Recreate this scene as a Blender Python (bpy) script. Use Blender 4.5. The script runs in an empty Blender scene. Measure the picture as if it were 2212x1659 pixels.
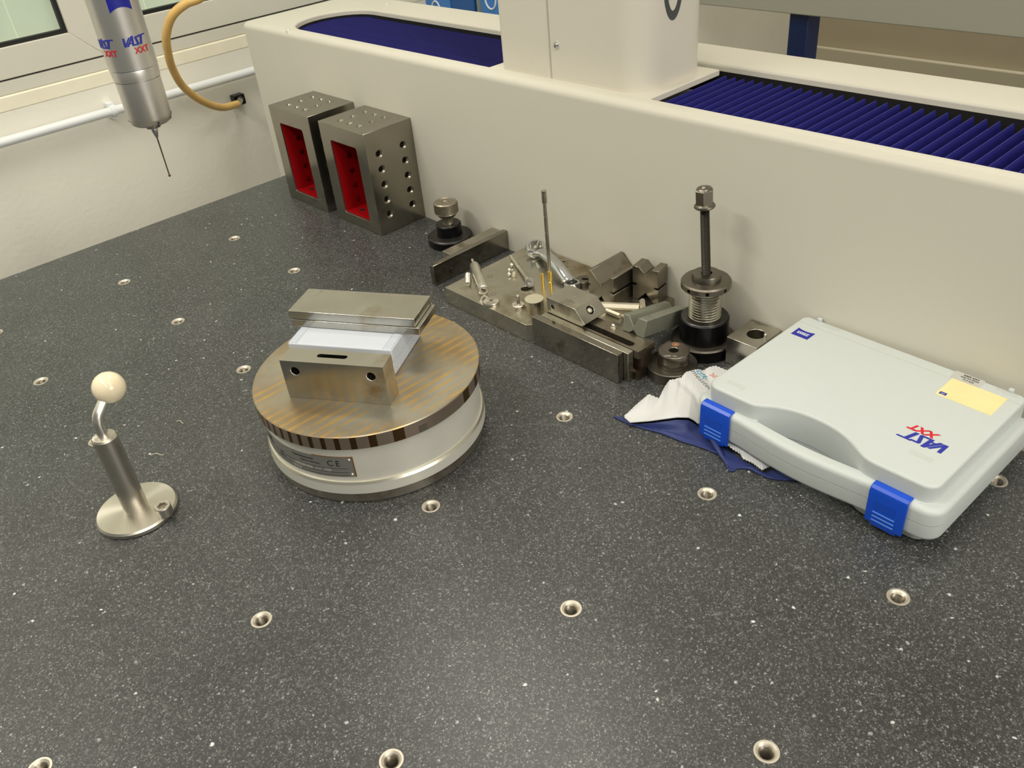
import bpy, bmesh, math, random
from mathutils import Vector, Matrix
S = 2.0            # measured grid units -> metres
PI = math.pi
sc = bpy.context.scene
COL = sc.collection
random.seed(4)

# ------------------------------------------------------------------ camera
cam = bpy.data.cameras.new('camera'); camo = bpy.data.objects.new('camera', cam); COL.objects.link(camo)
R = [[0.68287083, 0.72517779, -0.08834365], [0.36569692, -0.44401325, -0.81799633], [-0.63241852, 0.52627883, -0.56839898]]
CP = Vector((0.28735705, -0.3759061, 0.30135814)) * S
m3 = Matrix((R[0], [-v for v in R[1]], [-v for v in R[2]])).transposed()
camo.matrix_world = Matrix.Translation(CP) @ m3.to_4x4()
cam.sensor_fit = 'HORIZONTAL'; cam.sensor_width = 36.0; cam.lens = 1856.796 / 2212 * 36
cam.clip_start = 0.02; cam.clip_end = 50
cam.dof.use_dof = True; cam.dof.focus_distance = 0.92; cam.dof.aperture_fstop = 30
sc.camera = camo
# ------------------------------------------------------------------ world, lamps, exposure
w = bpy.data.worlds.new('world'); sc.world = w; w.use_nodes = True
bg = w.node_tree.nodes['Background']; bg.inputs[0].default_value = (0.86, 0.88, 0.80, 1); bg.inputs[1].default_value = 0.24
def area(loc, sx, sy, watts, col=(1.0, 0.955, 0.86)):
    l = bpy.data.lights.new('tube_or_fill_light', 'AREA'); l.shape = 'RECTANGLE'; l.size = sx * S; l.size_y = sy * S
    l.energy = watts; l.color = col
    o = bpy.data.objects.new('tube_or_fill_light', l); COL.objects.link(o); o.location = Vector(loc) * S
    return o
area((0.03, -0.68, 0.89), 0.44, 0.07, 8)
area((0.62, -0.68, 0.89), 0.60, 0.07, 10)
area((0.62, -0.19, 0.89), 0.66, 0.07, 12)
area((-0.33, 0.08, 0.89), 0.40, 0.10, 9)
area((-0.45, -0.62, 0.89), 0.36, 0.07, 24)  # tube row carried on leftwards, strength raised to brighten the left wall
area((-0.3, 1.28, 0.89), 1.2, 0.15, 26)  # fill lamp added to lift the dark background behind the desk
area((1.25, -0.1, 0.89), 0.5, 0.3, 10)  # fill lamp added on the right to light the left wall
r_ = area((2.3, -0.2, 0.80), 0.9, 1.2, 92); r_.rotation_euler = (0, math.radians(62), 0)  # large tilted fill panel, added to throw light onto the left wall
u = area((0.25, -0.3, 0.80), 1.3, 1.0, 13); u.rotation_euler = (PI, 0, 0)  # added upward panel, stands in for tube light reaching the ceiling
sc.view_settings.view_transform = 'Standard'; sc.view_settings.look = 'None'
sc.view_settings.exposure = -0.2; sc.view_settings.gamma = 1.0; sc.view_settings.use_curve_mapping = False
sc.cycles.use_denoising = True
sc.cycles.max_bounces = 8; sc.cycles.diffuse_bounces = 4; sc.cycles.glossy_bounces = 4
sc.cycles.sample_clamp_indirect = 6.0

# ------------------------------------------------------------------ materials
def lin(c):
    out = []
    for v in c:
        v = v / 255.0
        out.append(v / 12.92 if v <= 0.04045 else ((v + 0.055) / 1.055) ** 2.4)
    return (out[0], out[1], out[2], 1.0)
def mat(name, rgb, rough=0.5, metal=0.0, var=0.0, vs=40.0, stretch=(1, 1, 1), bump=0.0, bs=200.0, stain=None, ss=30.0, st=0.6, spec=0.5, coat=0.0, rvar=0.0, sss=0.0, det=4.0, bdist=0.001, aniso=0.0, emit=0.0):
    m = bpy.data.materials.new(name); m.use_nodes = True
    n = m.node_tree.nodes; L = m.node_tree.links; b = n['Principled BSDF']
    c = lin(rgb); b.inputs['Base Color'].default_value = c; b.inputs['Roughness'].default_value = rough
    b.inputs['Metallic'].default_value = metal; b.inputs['Specular IOR Level'].default_value = spec
    b.inputs['Coat Weight'].default_value = coat; b.inputs['Coat Roughness'].default_value = 0.08
    if emit: b.inputs['Emission Color'].default_value = c; b.inputs['Emission Strength'].default_value = emit
    if aniso:
        b.inputs['Anisotropic'].default_value = aniso; tg = n.new('ShaderNodeTangent'); tg.direction_type = 'RADIAL'; tg.axis = 'Z'; L.new(tg.outputs[0], b.inputs['Tangent'])
    if sss: b.inputs['Subsurface Weight'].default_value = sss; b.inputs['Subsurface Scale'].default_value = 0.004
    tc = n.new('ShaderNodeTexCoord'); mp = n.new('ShaderNodeMapping'); mp.inputs['Scale'].default_value = stretch
    L.new(tc.outputs['Object'], mp.inputs[0]); src = None
    if var or rvar:
        t = n.new('ShaderNodeTexNoise'); t.inputs['Scale'].default_value = vs; t.inputs['Detail'].default_value = det; L.new(mp.outputs[0], t.inputs['Vector'])
        if var:
            mr = n.new('ShaderNodeMapRange'); mr.inputs[1].default_value = 0.3; mr.inputs[2].default_value = 0.7
            mr.inputs[3].default_value = 1 - var; mr.inputs[4].default_value = 1 + var; L.new(t.outputs[0], mr.inputs[0])
            mx = n.new('ShaderNodeVectorMath'); mx.operation = 'SCALE'; mx.inputs[0].default_value = c[:3]; L.new(mr.outputs[0], mx.inputs['Scale'])
            src = mx.outputs[0]
        if rvar:
            mr = n.new('ShaderNodeMapRange'); mr.inputs[1].default_value = 0.3; mr.inputs[2].default_value = 0.7
            mr.inputs[3].default_value = max(0.02, rough - rvar); mr.inputs[4].default_value = rough + rvar; L.new(t.outputs[0], mr.inputs[0]); L.new(mr.outputs[0], b.inputs['Roughness'])
    if stain:
        t = n.new('ShaderNodeTexNoise'); t.inputs['Scale'].default_value = ss; t.inputs['Detail'].default_value = 6; t.inputs['Roughness'].default_value = 0.6; L.new(tc.outputs['Object'], t.inputs['Vector'])
        mr = n.new('ShaderNodeMapRange'); mr.inputs[1].default_value = st; mr.inputs[2].default_value = st + 0.15; mr.clamp = True; L.new(t.outputs[0], mr.inputs[0])
        mx = n.new('ShaderNodeMix'); mx.data_type = 'RGBA'; L.new(mr.outputs[0], mx.inputs[0]); mx.inputs[7].default_value = lin(stain)
        if src: L.new(src, mx.inputs[6])
        else: mx.inputs[6].default_value = c
        src = mx.outputs[2]
    if src: L.new(src, b.inputs['Base Color'])
    if bump:
        t = n.new('ShaderNodeTexNoise'); t.inputs['Scale'].default_value = bs; t.inputs['Detail'].default_value = 3; L.new(mp.outputs[0], t.inputs['Vector'])
        bp = n.new('ShaderNodeBump'); bp.inputs['Strength'].default_value = bump; bp.inputs['Distance'].default_value = bdist
        L.new(t.outputs[0], bp.inputs['Height']); L.new(bp.outputs[0], b.inputs['Normal'])
    return m

def granite():
    m = mat('granite', (66, 67, 64), rough=0.33, spec=0.5)
    n = m.node_tree.nodes; L = m.node_tree.links; b = n['Principled BSDF']; tc = n.new('ShaderNodeTexCoord')
    nz = n.new('ShaderNodeTexNoise'); nz.inputs['Scale'].default_value = 330; nz.inputs['Detail'].default_value = 2; L.new(tc.outputs['Object'], nz.inputs['Vector'])
    sb = n.new('ShaderNodeVectorMath'); sb.operation = 'SUBTRACT'; sb.inputs[1].default_value = (0.5, 0.5, 0.5); L.new(nz.outputs['Color'], sb.inputs[0])
    scl = n.new('ShaderNodeVectorMath'); scl.operation = 'SCALE'; scl.inputs['Scale'].default_value = 0.0032; L.new(sb.outputs[0], scl.inputs[0])
    ad = n.new('ShaderNodeVectorMath'); L.new(tc.outputs['Object'], ad.inputs[0]); L.new(scl.outputs[0], ad.inputs[1])
    def flecks(scale, stops, seed):
        mp = n.new('ShaderNodeMapping'); mp.inputs['Location'].default_value = (seed, seed * 2, 0); mp.inputs['Rotation'].default_value = (0, 0, seed); L.new(ad.outputs[0], mp.inputs[0])
        v = n.new('ShaderNodeTexVoronoi'); v.inputs['Scale'].default_value = scale; L.new(mp.outputs[0], v.inputs['Vector'])
        s = n.new('ShaderNodeSeparateColor'); L.new(v.outputs['Color'], s.inputs[0])
        r = n.new('ShaderNodeValToRGB'); L.new(s.outputs[0], r.inputs[0]); e = r.color_ramp.elements
        e[0].position = stops[0][0]; e[0].color = (stops[0][1],) * 3 + (1,); e[1].position = stops[1][0]; e[1].color = (stops[1][1],) * 3 + (1,)
        for p, c in stops[2:]: q = e.new(p); q.color = (c,) * 3 + (1,)
        r.color_ramp.interpolation = 'LINEAR'
        ds = n.new('ShaderNodeMapRange'); ds.inputs[1].default_value = 0.75; ds.inputs[2].default_value = 0.35; L.new(v.outputs['Distance'], ds.inputs[0])
        mu = n.new('ShaderNodeMath'); mu.operation = 'MULTIPLY'; L.new(r.outputs[0], mu.inputs[0]); L.new(ds.outputs[0], mu.inputs[1])
        return mu.outputs[0]
    a = flecks(560, [(0.52, 0.0), (0.72, 0.020), (0.92, 0.052), (0.988, 0.10), (1.0, 0.22)], 1.3)
    c = flecks(1000, [(0.50, 0.0), (0.8, 0.03), (0.96, 0.07), (1.0, 0.24)], 4.1)
    d = flecks(330, [(0.9965, 0.0), (0.998, 0.25), (1.0, 0.5)], 7.7)
    s1 = n.new('ShaderNodeMath'); L.new(a, s1.inputs[0]); L.new(c, s1.inputs[1])
    s2 = n.new('ShaderNodeMath'); L.new(s1.outputs[0], s2.inputs[0]); L.new(d, s2.inputs[1])
    cl = n.new('ShaderNodeTexNoise'); cl.inputs['Scale'].default_value = 9; cl.inputs['Detail'].default_value = 3; L.new(tc.outputs['Object'], cl.inputs['Vector'])
    mr = n.new('ShaderNodeMapRange'); mr.inputs[1].default_value = 0.3; mr.inputs[2].default_value = 0.7; mr.inputs[3].default_value = 0.033; mr.inputs[4].default_value = 0.044; L.new(cl.outputs[0], mr.inputs[0])
    s25 = n.new('ShaderNodeMath'); s25.operation = 'MULTIPLY'; s25.inputs[1].default_value = 1.4; L.new(s2.outputs[0], s25.inputs[0]); s3 = n.new('ShaderNodeMath'); L.new(s25.outputs[0], s3.inputs[0]); L.new(mr.outputs[0], s3.inputs[1])
    mx = n.new('ShaderNodeVectorMath'); mx.operation = 'SCALE'; mx.inputs[0].default_value = (0.97, 1.0, 0.98); L.new(s3.outputs[0], mx.inputs['Scale'])
    L.new(mx.outputs[0], b.inputs['Base Color'])
    return m

def chuck_mat():
    # ground pole plate: brass lamellae every 12 mm running along the plate, worn at random
    m = mat('laminated_pole_plate', (150, 140, 118), rough=0.34, metal=0.85)
    n = m.node_tree.nodes; L = m.node_tree.links; b = n['Principled BSDF']; tc = n.new('ShaderNodeTexCoord')
    sx = n.new('ShaderNodeSeparateXYZ'); L.new(tc.outputs['Object'], sx.inputs[0])
    def math_(op, a, bb=None):
        q = n.new('ShaderNodeMath'); q.operation = op
        if hasattr(a, 'links'): L.new(a, q.inputs[0])
        else: q.inputs[0].default_value = a
        if bb is not None:
            if hasattr(bb, 'links'): L.new(bb, q.inputs[1])
            else: q.inputs[1].default_value = bb
        return q.outputs[0]
    f = math_('FRACT', math_('DIVIDE', math_('ADD', sx.outputs[0], 1.0035), 0.0119))
    band = math_('LESS_THAN', f, 0.36)
    nz = n.new('ShaderNodeTexNoise'); nz.inputs['Scale'].default_value = 26; nz.inputs['Detail'].default_value = 5; L.new(tc.outputs['Object'], nz.inputs['Vector'])
    mr = n.new('ShaderNodeMapRange'); mr.inputs[1].default_value = 0.36; mr.inputs[2].default_value = 0.62; L.new(nz.outputs[0], mr.inputs[0])
    mk = math_('MULTIPLY', math_('MULTIPLY', band, mr.outputs[0]), 0.75)
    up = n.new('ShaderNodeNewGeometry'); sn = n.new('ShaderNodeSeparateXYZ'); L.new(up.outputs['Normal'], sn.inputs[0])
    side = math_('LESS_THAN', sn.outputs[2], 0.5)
    base = n.new('ShaderNodeMix'); base.data_type = 'RGBA'; nz2 = n.new('ShaderNodeTexNoise'); nz2.inputs['Scale'].default_value = 14; nz2.inputs['Detail'].default_value = 6; L.new(tc.outputs['Object'], nz2.inputs['Vector'])
    mr2 = n.new('ShaderNodeMapRange'); mr2.inputs[1].default_value = 0.35; mr2.inputs[2].default_value = 0.65; L.new(nz2.outputs[0], mr2.inputs[0]); L.new(mr2.outputs[0], base.inputs[0])
    base.inputs[6].default_value = lin((178, 174, 160)); base.inputs[7].default_value = lin((164, 142, 108))
    topc = n.new('ShaderNodeMix'); topc.data_type = 'RGBA'; L.new(mk, topc.inputs[0]); L.new(base.outputs[2], topc.inputs[6]); topc.inputs[7].default_value = lin((214, 172, 88))
    # side: darker steel, brass ends turned brown
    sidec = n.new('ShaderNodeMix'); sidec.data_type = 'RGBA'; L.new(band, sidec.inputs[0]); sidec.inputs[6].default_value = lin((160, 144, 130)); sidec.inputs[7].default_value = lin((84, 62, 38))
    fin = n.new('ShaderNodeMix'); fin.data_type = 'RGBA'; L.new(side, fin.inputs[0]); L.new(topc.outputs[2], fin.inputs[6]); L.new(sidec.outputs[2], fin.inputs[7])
    L.new(fin.outputs[2], b.inputs['Base Color'])
    rr = n.new('ShaderNodeMapRange'); rr.inputs[3].default_value = 0.28; rr.inputs[4].default_value = 0.45; L.new(nz.outputs[0], rr.inputs[0]); L.new(rr.outputs[0], b.inputs['Roughness'])
    mp = n.new('ShaderNodeMapping'); mp.inputs['Scale'].default_value = (1200, 60, 60); mp.inputs['Rotation'].default_value = (0, 0, 0.5); L.new(tc.outputs['Object'], mp.inputs[0])
    n3 = n.new('ShaderNodeTexNoise'); n3.inputs['Scale'].default_value = 1; L.new(mp.outputs[0], n3.inputs['Vector'])
    bp = n.new('ShaderNodeBump'); bp.inputs['Strength'].default_value = 0.25; bp.inputs['Distance'].default_value = 0.0004; L.new(n3.outputs[0], bp.inputs['Height']); L.new(bp.outputs[0], b.inputs['Normal'])
    return m

MT = dict(
    granite=granite(), chuck=chuck_mat(),
    cover=mat('cream_enamel', (208, 204, 191), 0.42, bump=0.05, bs=900, spec=0.4),  # toned a little below the column to stand for shade on the front
    column=mat('pearl_enamel', (214, 209, 196), 0.36, bump=0.04, bs=900),
    bellows=mat('blue_bellows_fabric', (30, 30, 112), 0.6, spec=0.3, var=0.12, vs=60),
    bellows_edge=mat('bellows_fold_edge', (48, 48, 138), 0.5, spec=0.3),
    black=mat('black_gap', (10, 10, 12), 0.8),
    wall=mat('painted_plaster', (242, 239, 227), 0.75, var=0.02, vs=6, bump=0.45, bs=85, spec=0.2, bdist=0.0016),
    ledge=mat('cream_gloss_ledge', (250, 244, 222), 0.6, bump=0.5, bs=30, spec=0.3, var=0.03, vs=20),
    frame=mat('window_frame_paint', (222, 219, 206), 0.45),
    gasket=mat('black_rubber', (18, 18, 17), 0.5),
    blind=mat('glowing_pale_blind', (222, 222, 206), 0.8, emit=0.42),  # emission puts the window brightness into the blinds themselves
    pipe=mat('white_pipe_paint', (236, 240, 242), 0.3),
    hose=mat('yellow_rubber_hose', (222, 182, 108), 0.5, var=0.1, vs=30),
    floor=mat('grey_floor', (120, 116, 104), 0.5, var=0.1, vs=5),
    ceil=mat('white_ceiling', (225, 222, 210), 0.9),
    backwall=mat('beige_back_wall', (206, 196, 172), 0.8, var=0.03, vs=3),
    duct=mat('light_duct', (222, 214, 194), 0.6),
    desk=mat('grey_green_laminate', (176, 176, 162), 0.5, bump=0.05, bs=400),
    navy=mat('navy_leg', (6, 34, 84), 0.4),
    steel=mat('ground_steel', (186, 184, 174), 0.22, 1.0, var=0.07, vs=18, stretch=(1, 1, 1), bump=0.04, bs=300, stain=(158, 142, 116), ss=16, st=0.58, rvar=0.08),
    steel_dull=mat('dull_tool_steel', (186, 182, 170), 0.22, 0.98, var=0.14, vs=25, stain=(128, 116, 96), ss=22, st=0.55, rvar=0.08),
    steel_dark=mat('dark_tool_steel', (152, 148, 138), 0.16, 1.0, var=0.14, vs=30, stain=(108, 96, 80), ss=26, st=0.56, rvar=0.08),
    steel_brown=mat('browned_steel', (140, 132, 118), 0.32, 0.9, var=0.12, vs=30, stain=(112, 96, 80), ss=22, st=0.5),
    plate=mat('worn_base_plate', (190, 186, 172), 0.24, 0.95, var=0.12, vs=22, stain=(140, 126, 98), ss=12, st=0.52, rvar=0.1),
    iron=mat('scraped_cast_iron', (150, 145, 133), 0.20, 0.95, var=0.12, vs=14, stain=(112, 98, 80), ss=9, st=0.55, rvar=0.08),
    red=mat('red_enamel', (158, 8, 16), 0.35, var=0.05, vs=20),
    bright=mat('polished_steel', (240, 236, 226), 0.30, 1.0, rvar=0.05, vs=60),
    turned=mat('turned_stainless', (214, 209, 198), 0.3, 1.0, aniso=0.8, bump=0.02, bs=700),
    chrome=mat('satin_chrome', (205, 208, 212), 0.16, 1.0, bump=0.05, bs=120),
    block=mat('scraped_block_steel', (142, 136, 124), 0.30, 0.95, var=0.12, vs=26, stain=(104, 94, 78), ss=24, st=0.58),
    blackox=mat('black_oxide_steel', (26, 26, 27), 0.28, 0.6, rvar=0.06, vs=40),
    blacktop=mat('black_oxide_grey_face', (74, 72, 70), 0.35, 0.8, var=0.2, vs=40),  # lighter grey for the upper faces of the black parts
    gaugesteel=mat('gunmetal_steel', (118, 112, 102), 0.32, 0.9, var=0.12, vs=30, rvar=0.06),
    knurl=mat('knurled_steel', (160, 152, 136), 0.4, 0.9, var=0.15, vs=300),
    gold=mat('brass', (226, 192, 100), 0.35, 0.9, var=0.12, vs=500),
    disc=mat('ground_end_face', (208, 202, 178), 0.5, 0.6),
    hex=mat('bright_hex_bar', (244, 236, 214), 0.42, 0.75, rvar=0.08, vs=60, stretch=(1, 12, 12)),
    rail=mat('grey_green_cast_rail', (142, 144, 130), 0.42, 0.5, var=0.12, vs=20, stain=(100, 96, 78), ss=30, st=0.62),
    copper=mat('copper_stamp', (206, 140, 104), 0.5, 0.4),
    alu=mat('matt_aluminium', (222, 220, 210), 0.45, 0.4, var=0.05, vs=20, bump=0.05, bs=600),
    aluring=mat('turned_aluminium_edge', (212, 208, 192), 0.3, 0.85),
    basering=mat('cast_base_ring', (168, 162, 150), 0.3, 0.9, var=0.12, vs=12, stain=(126, 110, 92), ss=14, st=0.58),
    namepl=mat('nameplate_aluminium', (160, 160, 154), 0.4, 0.7, var=0.05, vs=20),
    rust=mat('rusty_glue_edge', (112, 74, 30), 0.7, var=0.3, vs=90),
    ink=mat('black_ink', (30, 30, 30), 0.6), whiteink=mat('white_print', (225, 228, 235), 0.6),
    embossed=mat('embossed_digits', (224, 222, 214), 0.3, 0.6),
    blueink=mat('blue_print', (38, 48, 158), 0.5), redink=mat('red_print', (206, 30, 44), 0.5),
    logoblue=mat('logo_blue', (22, 30, 150), 0.4), greyink=mat('grey_print', (128, 130, 134), 0.6),
    skyink=mat('sky_blue_print', (88, 178, 220), 0.6), orangeink=mat('orange_print', (220, 112, 72), 0.6),
    darkgrey=mat('dark_grey_print', (70, 74, 76), 0.5),
    case=mat('light_grey_plastic', (198, 204, 203), 0.42, bump=0.12, bs=1300, spec=0.4),
    latch=mat('blue_plastic', (16, 76, 200), 0.32, bump=0.04, bs=900),
    latchrib=mat('light_blue_ribs', (88, 142, 232), 0.35),
    yellow=mat('yellow_paper_label', (238, 222, 164), 0.6, var=0.03, vs=60),
    greylab=mat('grey_foil_label', (190, 190, 184), 0.5),
    boxw=mat('white_ribbed_plastic', (198, 204, 214), 0.4),
    ceramic=mat('cream_ceramic', (234, 221, 190), 0.08, coat=0.3, sss=0.15),
    ruby=mat('ruby', (90, 14, 30), 0.1, coat=0.6), stylus=mat('stylus_shaft', (112, 96, 86), 0.35, 0.8),
    probe=mat('anodised_aluminium', (214, 210, 204), 0.36, 0.9, var=0.03, vs=8),
    wcloth=mat('white_microfibre', (216, 217, 218), 0.9, spec=0.1, bump=0.3, bs=900),
    bcloth=mat('navy_microfibre', (50, 60, 112), 0.45, spec=0.3, bump=0.3, bs=900),
    insert=mat('stainless_insert', (206, 198, 184), 0.42, 0.7, var=0.08, vs=200), thread_bore=mat('thread_bore', (150, 142, 128), 0.35, 0.9), rodsteel=mat('dark_thread_steel', (62, 58, 52), 0.42, 0.85),
    bluebox=mat('blue_carton', (58, 122, 196), 0.5, var=0.08, vs=20), bluebox2=mat('dark_blue_carton', (24, 84, 152), 0.5),
    tube=mat('grey_tube', (120, 130, 128), 0.4), dirt=mat('pale_lint', (214, 206, 180), 0.8),
)
n = MT['probe'].node_tree.nodes
# ------------------------------------------------------------------ mesh builder
class MB:
    def __init__(s): s.v = []; s.f = []
    def add(s, vs, fs):
        o = len(s.v); s.v += [tuple(v) for v in vs]; s.f += [tuple(i + o for i in f) for f in fs]; return s
    def box(s, x0, x1, y0, y1, z0, z1, M=None):
        vs = [Vector(p) for p in ((x0, y0, z0), (x1, y0, z0), (x1, y1, z0), (x0, y1, z0), (x0, y0, z1), (x1, y0, z1), (x1, y1, z1), (x0, y1, z1))]
        if M: vs = [M @ v for v in vs]
        return s.add(vs, [(3, 2, 1, 0), (4, 5, 6, 7), (0, 1, 5, 4), (1, 2, 6, 5), (2, 3, 7, 6), (3, 0, 4, 7)])
    def prism(s, poly, a, b, M=None):     # poly in XY (CCW), extruded along Z a..b
        k = len(poly); vs = [Vector((x, y, a)) for x, y in poly] + [Vector((x, y, b)) for x, y in poly]
        if M: vs = [M @ v for v in vs]
        return s.add(vs, [tuple(range(k - 1, -1, -1)), tuple(range(k, 2 * k))] + [(i, (i + 1) % k, k + (i + 1) % k, k + i) for i in range(k)])
    def lathe(s, prof, n=48, M=None, close=True):   # prof: (r,z) bottom -> top, outside; r=0 ends closed by fan
        vs = []; idx = []
        for r, z in prof:
            if r <= 1e-9: idx.append([len(vs)]); vs.append(Vector((0, 0, z)))
            else:
                idx.append(list(range(len(vs), len(vs) + n)))
                vs += [Vector((r * math.cos(2 * PI * i / n), r * math.sin(2 * PI * i / n), z)) for i in range(n)]
        if M: vs = [M @ v for v in vs]
        fs = []
        for a, b in zip(idx, idx[1:]):
            for i in range(n):
                j = (i + 1) % n
                if len(a) == 1 and len(b) == 1: continue
                if len(a) == 1: fs.append((a[0], b[j], b[i]))
                elif len(b) == 1: fs.append((a[i], a[j], b[0]))
                else: fs.append((a[i], a[j], b[j], b[i]))
        return s.add(vs, fs)
    def tube(s, pts, rad, n=12, cap=True, flat=1.0):
        pts = [Vector(p) for p in pts]; k = len(pts); rr = rad if isinstance(rad, (list, tuple)) else [rad] * k
        T = [(pts[min(i + 1, k - 1)] - pts[max(i - 1, 0)]).normalized() for i in range(k)]
        up = Vector((0, 0, 1)) if abs(T[0].z) < 0.9 else Vector((1, 0, 0))
        vs = []; u = (up - T[0] * up.dot(T[0])).normalized()
        for i in range(k):
            u = (u - T[i] * u.dot(T[i])).normalized(); v = T[i].cross(u)
            vs += [pts[i] + u * (rr[i] * flat * math.cos(2 * PI * j / n)) + v * (rr[i] * math.sin(2 * PI * j / n)) for j in range(n)]
        fs = [(i * n + j, i * n + (j + 1) % n, (i + 1) * n + (j + 1) % n, (i + 1) * n + j) for i in range(k - 1) for j in range(n)]
        if cap: fs += [tuple(range(n - 1, -1, -1)), tuple(range((k - 1) * n, k * n))]
        return s.add(vs, fs)
    def ball(s, c, r, n=24, m=14):
        prof = [(r * math.sin(PI * i / m), -r * math.cos(PI * i / m)) for i in range(m + 1)]; prof[0] = (0, -r); prof[-1] = (0, r)
        return s.lathe(prof, n, Matrix.Translation(Vector(c)))
def mesh_of(mb, name='m'):
    me = bpy.data.meshes.new(name); me.from_pydata([(x * S, y * S, z * S) for x, y, z in mb.v], [], mb.f)
    bm = bmesh.new(); bm.from_mesh(me); bmesh.ops.recalc_face_normals(bm, faces=bm.faces); bm.to_mesh(me); bm.free()
    return me
def obj(name, mb, mt, parent=None, bevel=0, seg=2, ang=30, loc=None, rot=None, smooth=True):
    me = mesh_of(mb, name) if isinstance(mb, MB) else mb
    if smooth and len(me.polygons):
        me.polygons.foreach_set('use_smooth', [True] * len(me.polygons)); me.set_sharp_from_angle(angle=math.radians(ang))
    me.materials.clear(); me.materials.append(MT[mt] if isinstance(mt, str) else mt)
    o = bpy.data.objects.new(name, me); COL.objects.link(o)
    if parent: o.parent = parent
    if loc: o.location = Vector(loc) * S
    if rot: o.rotation_euler = rot
    if bevel:
        md = o.modifiers.new('bevel', 'BEVEL'); md.width = bevel * S; md.segments = seg; md.limit_method = 'ANGLE'; md.angle_limit = math.radians(35); md.harden_normals = False
    return o
def tag(o, label=None, cat=None, group=None, kind=None):
    if label: o['label'] = label
    if cat: o['category'] = cat
    if group: o['group'] = group
    if kind: o['kind'] = kind
    return o
def thing(name, label, cat, loc=(0, 0, 0), rz=0, group=None, rx=0, ry=0):
    o = bpy.data.objects.new(name, None); COL.objects.link(o); o.location = Vector(loc) * S; o.rotation_euler = (rx, ry, rz)
    o.empty_display_size = 0.02
    return tag(o, label, cat, group)
def copy_tree(o, parent=None):
    c = o.copy(); COL.objects.link(c); c.parent = parent
    for ch in list(o.children): copy_tree(ch, c)
    return c
def cut(o, cutters, solver='EXACT'):          # boolean difference, baked into the mesh
    co = bpy.data.objects.new('cutter', mesh_of(cutters)); COL.objects.link(co)
    co.parent = o.parent; co.location = o.location; co.rotation_euler = o.rotation_euler
    md = o.modifiers.new('b', 'BOOLEAN'); md.object = co; md.operation = 'DIFFERENCE'; md.solver = solver; md.use_self = False
    mods = [mm for mm in o.modifiers if mm.type == 'BEVEL']
    for mm in mods: mm.show_viewport = False
    dg = bpy.context.evaluated_depsgraph_get(); dg.update(); ev = o.evaluated_get(dg)
    me = bpy.data.meshes.new_from_object(ev, depsgraph=dg); old = o.data
    o.modifiers.remove(md); mt = old.materials[0]; o.data = me; me.materials.clear(); me.materials.append(mt)
    me.polygons.foreach_set('material_index', [0] * len(me.polygons))
    me.polygons.foreach_set('use_smooth', [True] * len(me.polygons)); me.set_sharp_from_angle(angle=math.radians(30))
    for mm in mods: mm.show_viewport = True
    me.name = o.name; bpy.data.meshes.remove(old); bpy.data.objects.remove(co)
    return o
def hole(mb, x, y, z, r, depth, ch=0.0, n=24, axis='Z', down=True):
    # cutter: drilled hole with countersink, mouth at (x,y,z), drilling along -axis (or +axis)
    prof = [(0, -depth), (r, -depth), (r, -ch), (r + ch, 0), (r + ch, 0.0008), (0, 0.0008)]
    if not ch: prof = [(0, -depth), (r, -depth), (r, 0.0008), (0, 0.0008)]
    M = Matrix.Translation(Vector((x, y, z)))
    if axis == 'X': M = M @ Matrix.Rotation(PI / 2, 4, 'Y')
    if axis == '-Y': M = M @ Matrix.Rotation(PI / 2, 4, 'X')
    mb.lathe(prof, n, M); return mb
def rrect(x0, x1, y0, y1, r, n=6):
    pts = []
    for cx, cy, a in ((x1 - r, y0 + r, -90), (x1 - r, y1 - r, 0), (x0 + r, y1 - r, 90), (x0 + r, y0 + r, 180)):
        pts += [(cx + r * math.cos(math.radians(a + 90 * i / n)), cy + r * math.sin(math.radians(a + 90 * i / n))) for i in range(n + 1)]
    return pts
def offset(loop, d):
    k = len(loop); out = []
    for i in range(k):
        p, q, r = Vector(loop[i - 1]), Vector(loop[i]), Vector(loop[(i + 1) % k])
        a = (q - p).normalized() if (q - p).length > 1e-9 else (r - q).normalized(); b = (r - q).normalized() if (r - q).length > 1e-9 else a
        t = a + b; t = t.normalized() if t.length > 1e-6 else a; nn = Vector((-t.y, t.x)); c = max(0.5, nn.dot(Vector((-a.y, a.x))))
        out.append(tuple(q + nn * (d / c)))
    return out
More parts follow.
